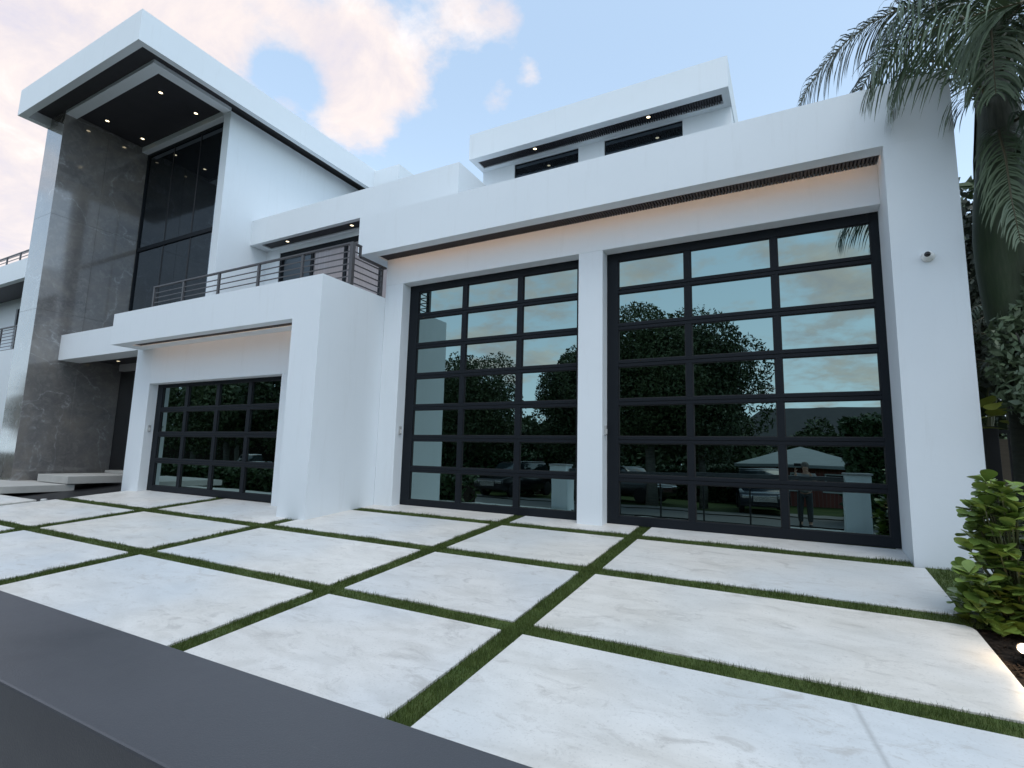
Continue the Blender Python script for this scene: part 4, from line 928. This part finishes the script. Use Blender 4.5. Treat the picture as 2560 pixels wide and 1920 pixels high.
# ================================================================== ACROSS THE STREET
def house_far(name, x0, x1, y0, y1, z0, ze, zr, wm, rm, label, over=.5):
    e = empty(name, ((x0+x1)/2, (y0+y1)/2, z0), label=label, category='house')
    cx, cy = (x0+x1)/2, (y0+y1)/2
    MB().box(x0-cx, x1-cx, y0-cy, y1-cy, -.3, ze-z0).build('wall', wm, e)
    a, b_, c, d_ = x0-cx-over, x1-cx+over, y0-cy-over, y1-cy+over
    hy = min((b_-a)/2, (d_-c)/2); mb = MB()
    mb.v = [(a, c, ze-z0), (b_, c, ze-z0), (b_, d_, ze-z0), (a, d_, ze-z0), (a+hy, 0, zr-z0), (b_-hy, 0, zr-z0), (a, c, ze-z0-.15), (b_, c, ze-z0-.15), (b_, d_, ze-z0-.15), (a, d_, ze-z0-.15)]
    mb.f = [(0, 1, 5, 4), (2, 3, 4, 5), (1, 2, 5), (3, 0, 4), (6, 7, 8, 9), (0, 1, 7, 6), (1, 2, 8, 7), (2, 3, 9, 8), (3, 0, 6, 9)]
    mb.build('roof', rm, e)
    for k in range(3):
        xw = x0-cx+(x1-x0)*(.2+.3*k); w_ = MB().box(xw-.5, xw+.5, y1-cy+.001, y1-cy+.05, .9, 1.9).build('window', M_plastic, e)
        MB().box(xw-.43, xw+.43, y1-cy+.052, y1-cy+.06, .97, 1.83).build('pane', M_carg, w_)
house_far('bungalow', -2.3, 2.6, -21.5, -14.6, -.75, 1.55, 2.55, M_brick, M_roofg, 'low red brick house with a grey roof mirrored behind the photographer')
house_far('neighbour_house', -6, 12, -40, -33, -1, 3.0, 6.2, M_cream, M_roofd, 'cream house with a dark tiled roof mirrored beyond the brick house')
house_far('villa', -48, -38, -34, -24, -1, 3.2, 6.0, M_cream, M_roofd, 'cream villa behind the western street trees')

def car(x, y, rz, body, label, kind='suv', z=-.42):
    t = empty('parked_car', (x, y, z), rz, label=label, category='car', group='cars across the street')
    L_, W_ = 4.7, 1.9; hb_ = .95; hr = 1.75 if kind == 'suv' else 1.8
    prof = [(-2.3, .35), (-2.35, .75), (-2.25, .95), (-1.95, 1.0)]
    if kind == 'suv': top = [(-1.3, 1.55), (-1.0, 1.74), (1.0, 1.78), (1.95, 1.68), (2.25, 1.0)]
    else: top = [(-1.25, 1.05), (-.75, 1.72), (.55, 1.76), (.85, 1.1), (2.3, 1.08)]
    lo = [(2.35, .75), (2.32, .35)]
    poly = [(-2.32, .35), (-2.36, .72), (-2.3, .92), (-1.3 if kind == 'suv' else -1.25, 1.06)]+([(2.25, 1.06)] if kind == 'suv' else [(.9, 1.08), (2.3, 1.08)])+lo
    b = MB(); b.prism(poly, -W_/2, W_/2, 'y'); o = b.build('body', body, t, .05, True)
    cab = ([(-1.28, 1.055), (-.55, 1.74), (1.7, 1.74), (2.2, 1.055)] if kind == 'suv' else [(-1.2, 1.055), (-.6, 1.74), (.6, 1.74), (.85, 1.08)])
    MB().prism(cab, -W_/2+.10, W_/2-.10, 'y').build('cabin', M_carg, t, .06, True)
    MB().prism([(cab[1][0]+.05, 1.735), (cab[2][0]-.02, 1.735), (cab[2][0]-.08, 1.80), (cab[1][0]+.15, 1.80)], -W_/2+.14, W_/2-.14, 'y').build('roof', body, t, .03, True)
    for sx in (-1.45, 1.45):
        for sy in (-1, 1):
            w_ = MB().lathe([(.36, -.11), (.36, .11)], 22).build('wheel', M_tyre, t, .02, True); w_.rotation_euler = (R(90), 0, 0); w_.location = (sx, sy*.86, .36)
            r_ = MB().lathe([(.21, .112*sy), (.17, .118*sy)], 16).build('rim', M_chrome, w_)
    for sy in (-1, 1):
        MB().box(-2.38, -2.30, sy*.68-.2, sy*.68+.2, .70, .84).build('headlight', M_chrome, t, .02)
        MB().box(-.75, -.62, sy*1.0-.08, sy*1.0+.08, 1.05, 1.2).build('wing_mirror', body, t, .02)
    MB().box(-2.40, -2.30, -.45, .45, .55, .82).build('grille', M_chrome, t, .01)
car(-1.45, -10.6, R(-97), M_carn, 'dark navy van facing the gate in front of the brick house', 'suv', -.45)
car(-7.8, -11.6, R(200), M_card, 'dark car parked behind the large tree trunk', 'suv', -.45)
car(-13.2, -9.6, R(-80), M_card, 'black car mirrored low beside the left gate pillar', 'suv', -.42)
car(-50.5, -22.5, R(4), M_carw, 'white pickup truck mirrored in the low garage door', 'pickup', -.72)
car(-42.5, -22.8, R(182), M_carw, 'white pickup parked nearer the drive with its tail to the first truck', 'pickup', -.72)
# overhead wire with its poles
for (xa, xb, zz, lb) in ((-70, 45, 6.3, 'thin overhead power line across the street'),):
    pts = [(xa+(xb-xa)*i/40, -9.2, zz+.9*((i/20-1)**2)-.2) for i in range(41)]
    MB().tube(pts, .014, 5).build('power_line', M_black, None, label=lb, category='power line')
for (x, lb) in ((-70, 'left timber utility pole carrying the power line'), (45, 'right timber utility pole carrying the power line')):
    e = empty('utility_pole', (x, -9.2, -.5), label=lb, category='utility pole', group='utility poles')
    MB().tube([(0, 0, -.3), (0, 0, 8.2)], [.16, .11], 10).build('pole', M_bark, e, smooth=True); MB().box(-.06, .06, -.9, .9, 7.3, 7.42).build('crossarm', M_bark, e)

# ================================================================== THE PHOTOGRAPHER (mirrored in the right door)
def skin_chain(name, m, parent, verts, edges, radii, root=0, sub=2):
    me = bpy.data.meshes.new(name); me.from_pydata(verts, edges, []); o = obj(name, me, m, parent)
    md = o.modifiers.new('skin', 'SKIN'); md.use_smooth_shade = True
    for i, v in enumerate(me.skin_vertices[0].data): v.radius = radii[i] if isinstance(radii[i], tuple) else (radii[i], radii[i]); v.use_root = (i == root)
    s = o.modifiers.new('sub', 'SUBSURF'); s.levels = sub; s.render_levels = sub; return o
ph = empty('person', (.17, -.40, -.035), label='person in a grey shirt holding up a phone behind the gate', category='person')
H_ = 1.0
bv = [(0, 0, .92), (0, 0, 1.10), (0, -.01, 1.30), (0, -.01, 1.40), (0, 0, 1.47), (0, .01, 1.56), (0, .02, 1.62),
      (.19, -.01, 1.36), (.24, .08, 1.14), (.10, .27, 1.42),
      (-.19, -.01, 1.36), (-.24, .08, 1.14), (-.22, .27, 1.42),
      (.095, 0, .86), (.11, .02, .48), (.11, -.02, .08), (.11, .12, .04), (-.095, 0, .86), (-.11, .02, .48), (-.11, -.02, .08), (-.11, .12, .04)]
be = [(0, 1), (1, 2), (2, 3), (3, 4), (4, 5), (5, 6), (2, 7), (7, 8), (8, 9), (2, 10), (10, 11), (11, 12), (0, 13), (13, 14), (14, 15), (15, 16), (0, 17), (17, 18), (18, 19), (19, 20)]
br = [(.12, .09), (.12, .085), (.13, .085), (.07, .065), (.055, .055), (.085, .095), (.07, .08), .050, .042, .030, .050, .042, .030, .075, .055, .045, .035, .075, .055, .045, .035]
bod = skin_chain('body', M_skin, ph, bv, be, br)
skin_chain('shirt', M_shirt, ph, [(0, 0, .84), (0, 0, 1.10), (0, -.01, 1.30), (0, -.01, 1.37), (.19, -.01, 1.36), (.235, .05, 1.22), (-.19, -.01, 1.36), (-.235, .05, 1.22)],
           [(0, 1), (1, 2), (2, 3), (2, 4), (4, 5), (2, 6), (6, 7)], [(.20, .16), (.20, .155), (.215, .155), (.11, .10), .085, .075, .085, .075])
skin_chain('trousers', M_trous, ph, [(0, 0, .95), (.095, 0, .84), (.11, .02, .48), (.11, -.02, .12), (-.095, 0, .84), (-.11, .02, .48), (-.11, -.02, .12)],
           [(0, 1), (1, 2), (2, 3), (0, 4), (4, 5), (5, 6)], [(.165, .125), .10, .078, .062, .10, .078, .062])
for sx_ in (-.11, .11): MB().box(sx_-.05, sx_+.05, -.08, .18, -.005, .085).build('shoe', M_black, ph, .03)
MB().lathe([(.02, .13), (.06, .115), (.088, .07), (.095, .01), (.09, -.03), (.075, -.05)], 20, (0, -.012, 1.585)).build('hair', M_hair, ph, smooth=True)
for s in (-1, 1):      # hands: palm, four fingers and a thumb closing on the phone
    w0 = Vector((.10, .27, 1.42)) if s > 0 else Vector((-.22, .27, 1.42)); tgt = Vector((-.10, .335, 1.60)) if s > 0 else Vector((-.24, .335, 1.60))
    d = (tgt-w0).normalized(); palm_ = w0+d*.07
    skin_chain('hand', M_skin, ph, [tuple(w0), tuple(palm_)], [(0, 1)], [(.024, .02), (.036, .016)])
    for k in range(4):
        o0 = palm_+Vector((.0, (.012*(k-1.5)), .0))+Vector((0, 0, .008*(k-1.5))); 
        p1 = o0+d*.035; p2 = p1+(d+Vector((-s*.5, .3, 0))).normalized()*.028; p3 = p2+(d*.3+Vector((-s*.8, .2, 0))).normalized()*.022
        skin_chain('finger', M_skin, ph, [tuple(o0), tuple(p1), tuple(p2), tuple(p3)], [(0, 1), (1, 2), (2, 3)], [.009, .009, .008, .007], sub=1)
    th0 = w0+d*.04; skin_chain('thumb', M_skin, ph, [tuple(th0), tuple(th0+Vector((-s*.03, -.02, .03))), tuple(th0+Vector((-s*.05, -.02, .06)))], [(0, 1), (1, 2)], [.011, .010, .008], sub=1)
ph2 = empty('phone', (0.0, -.055, 1.60), label='black phone held up by the person behind the gate', category='phone')
MB().box(-.078, .078, -.004, .004, -.037, .037).build('case', M_black, ph2, .003); MB().box(-.076, .076, -.0052, -.0042, -.035, .035).build('screen', M_lens, ph2)
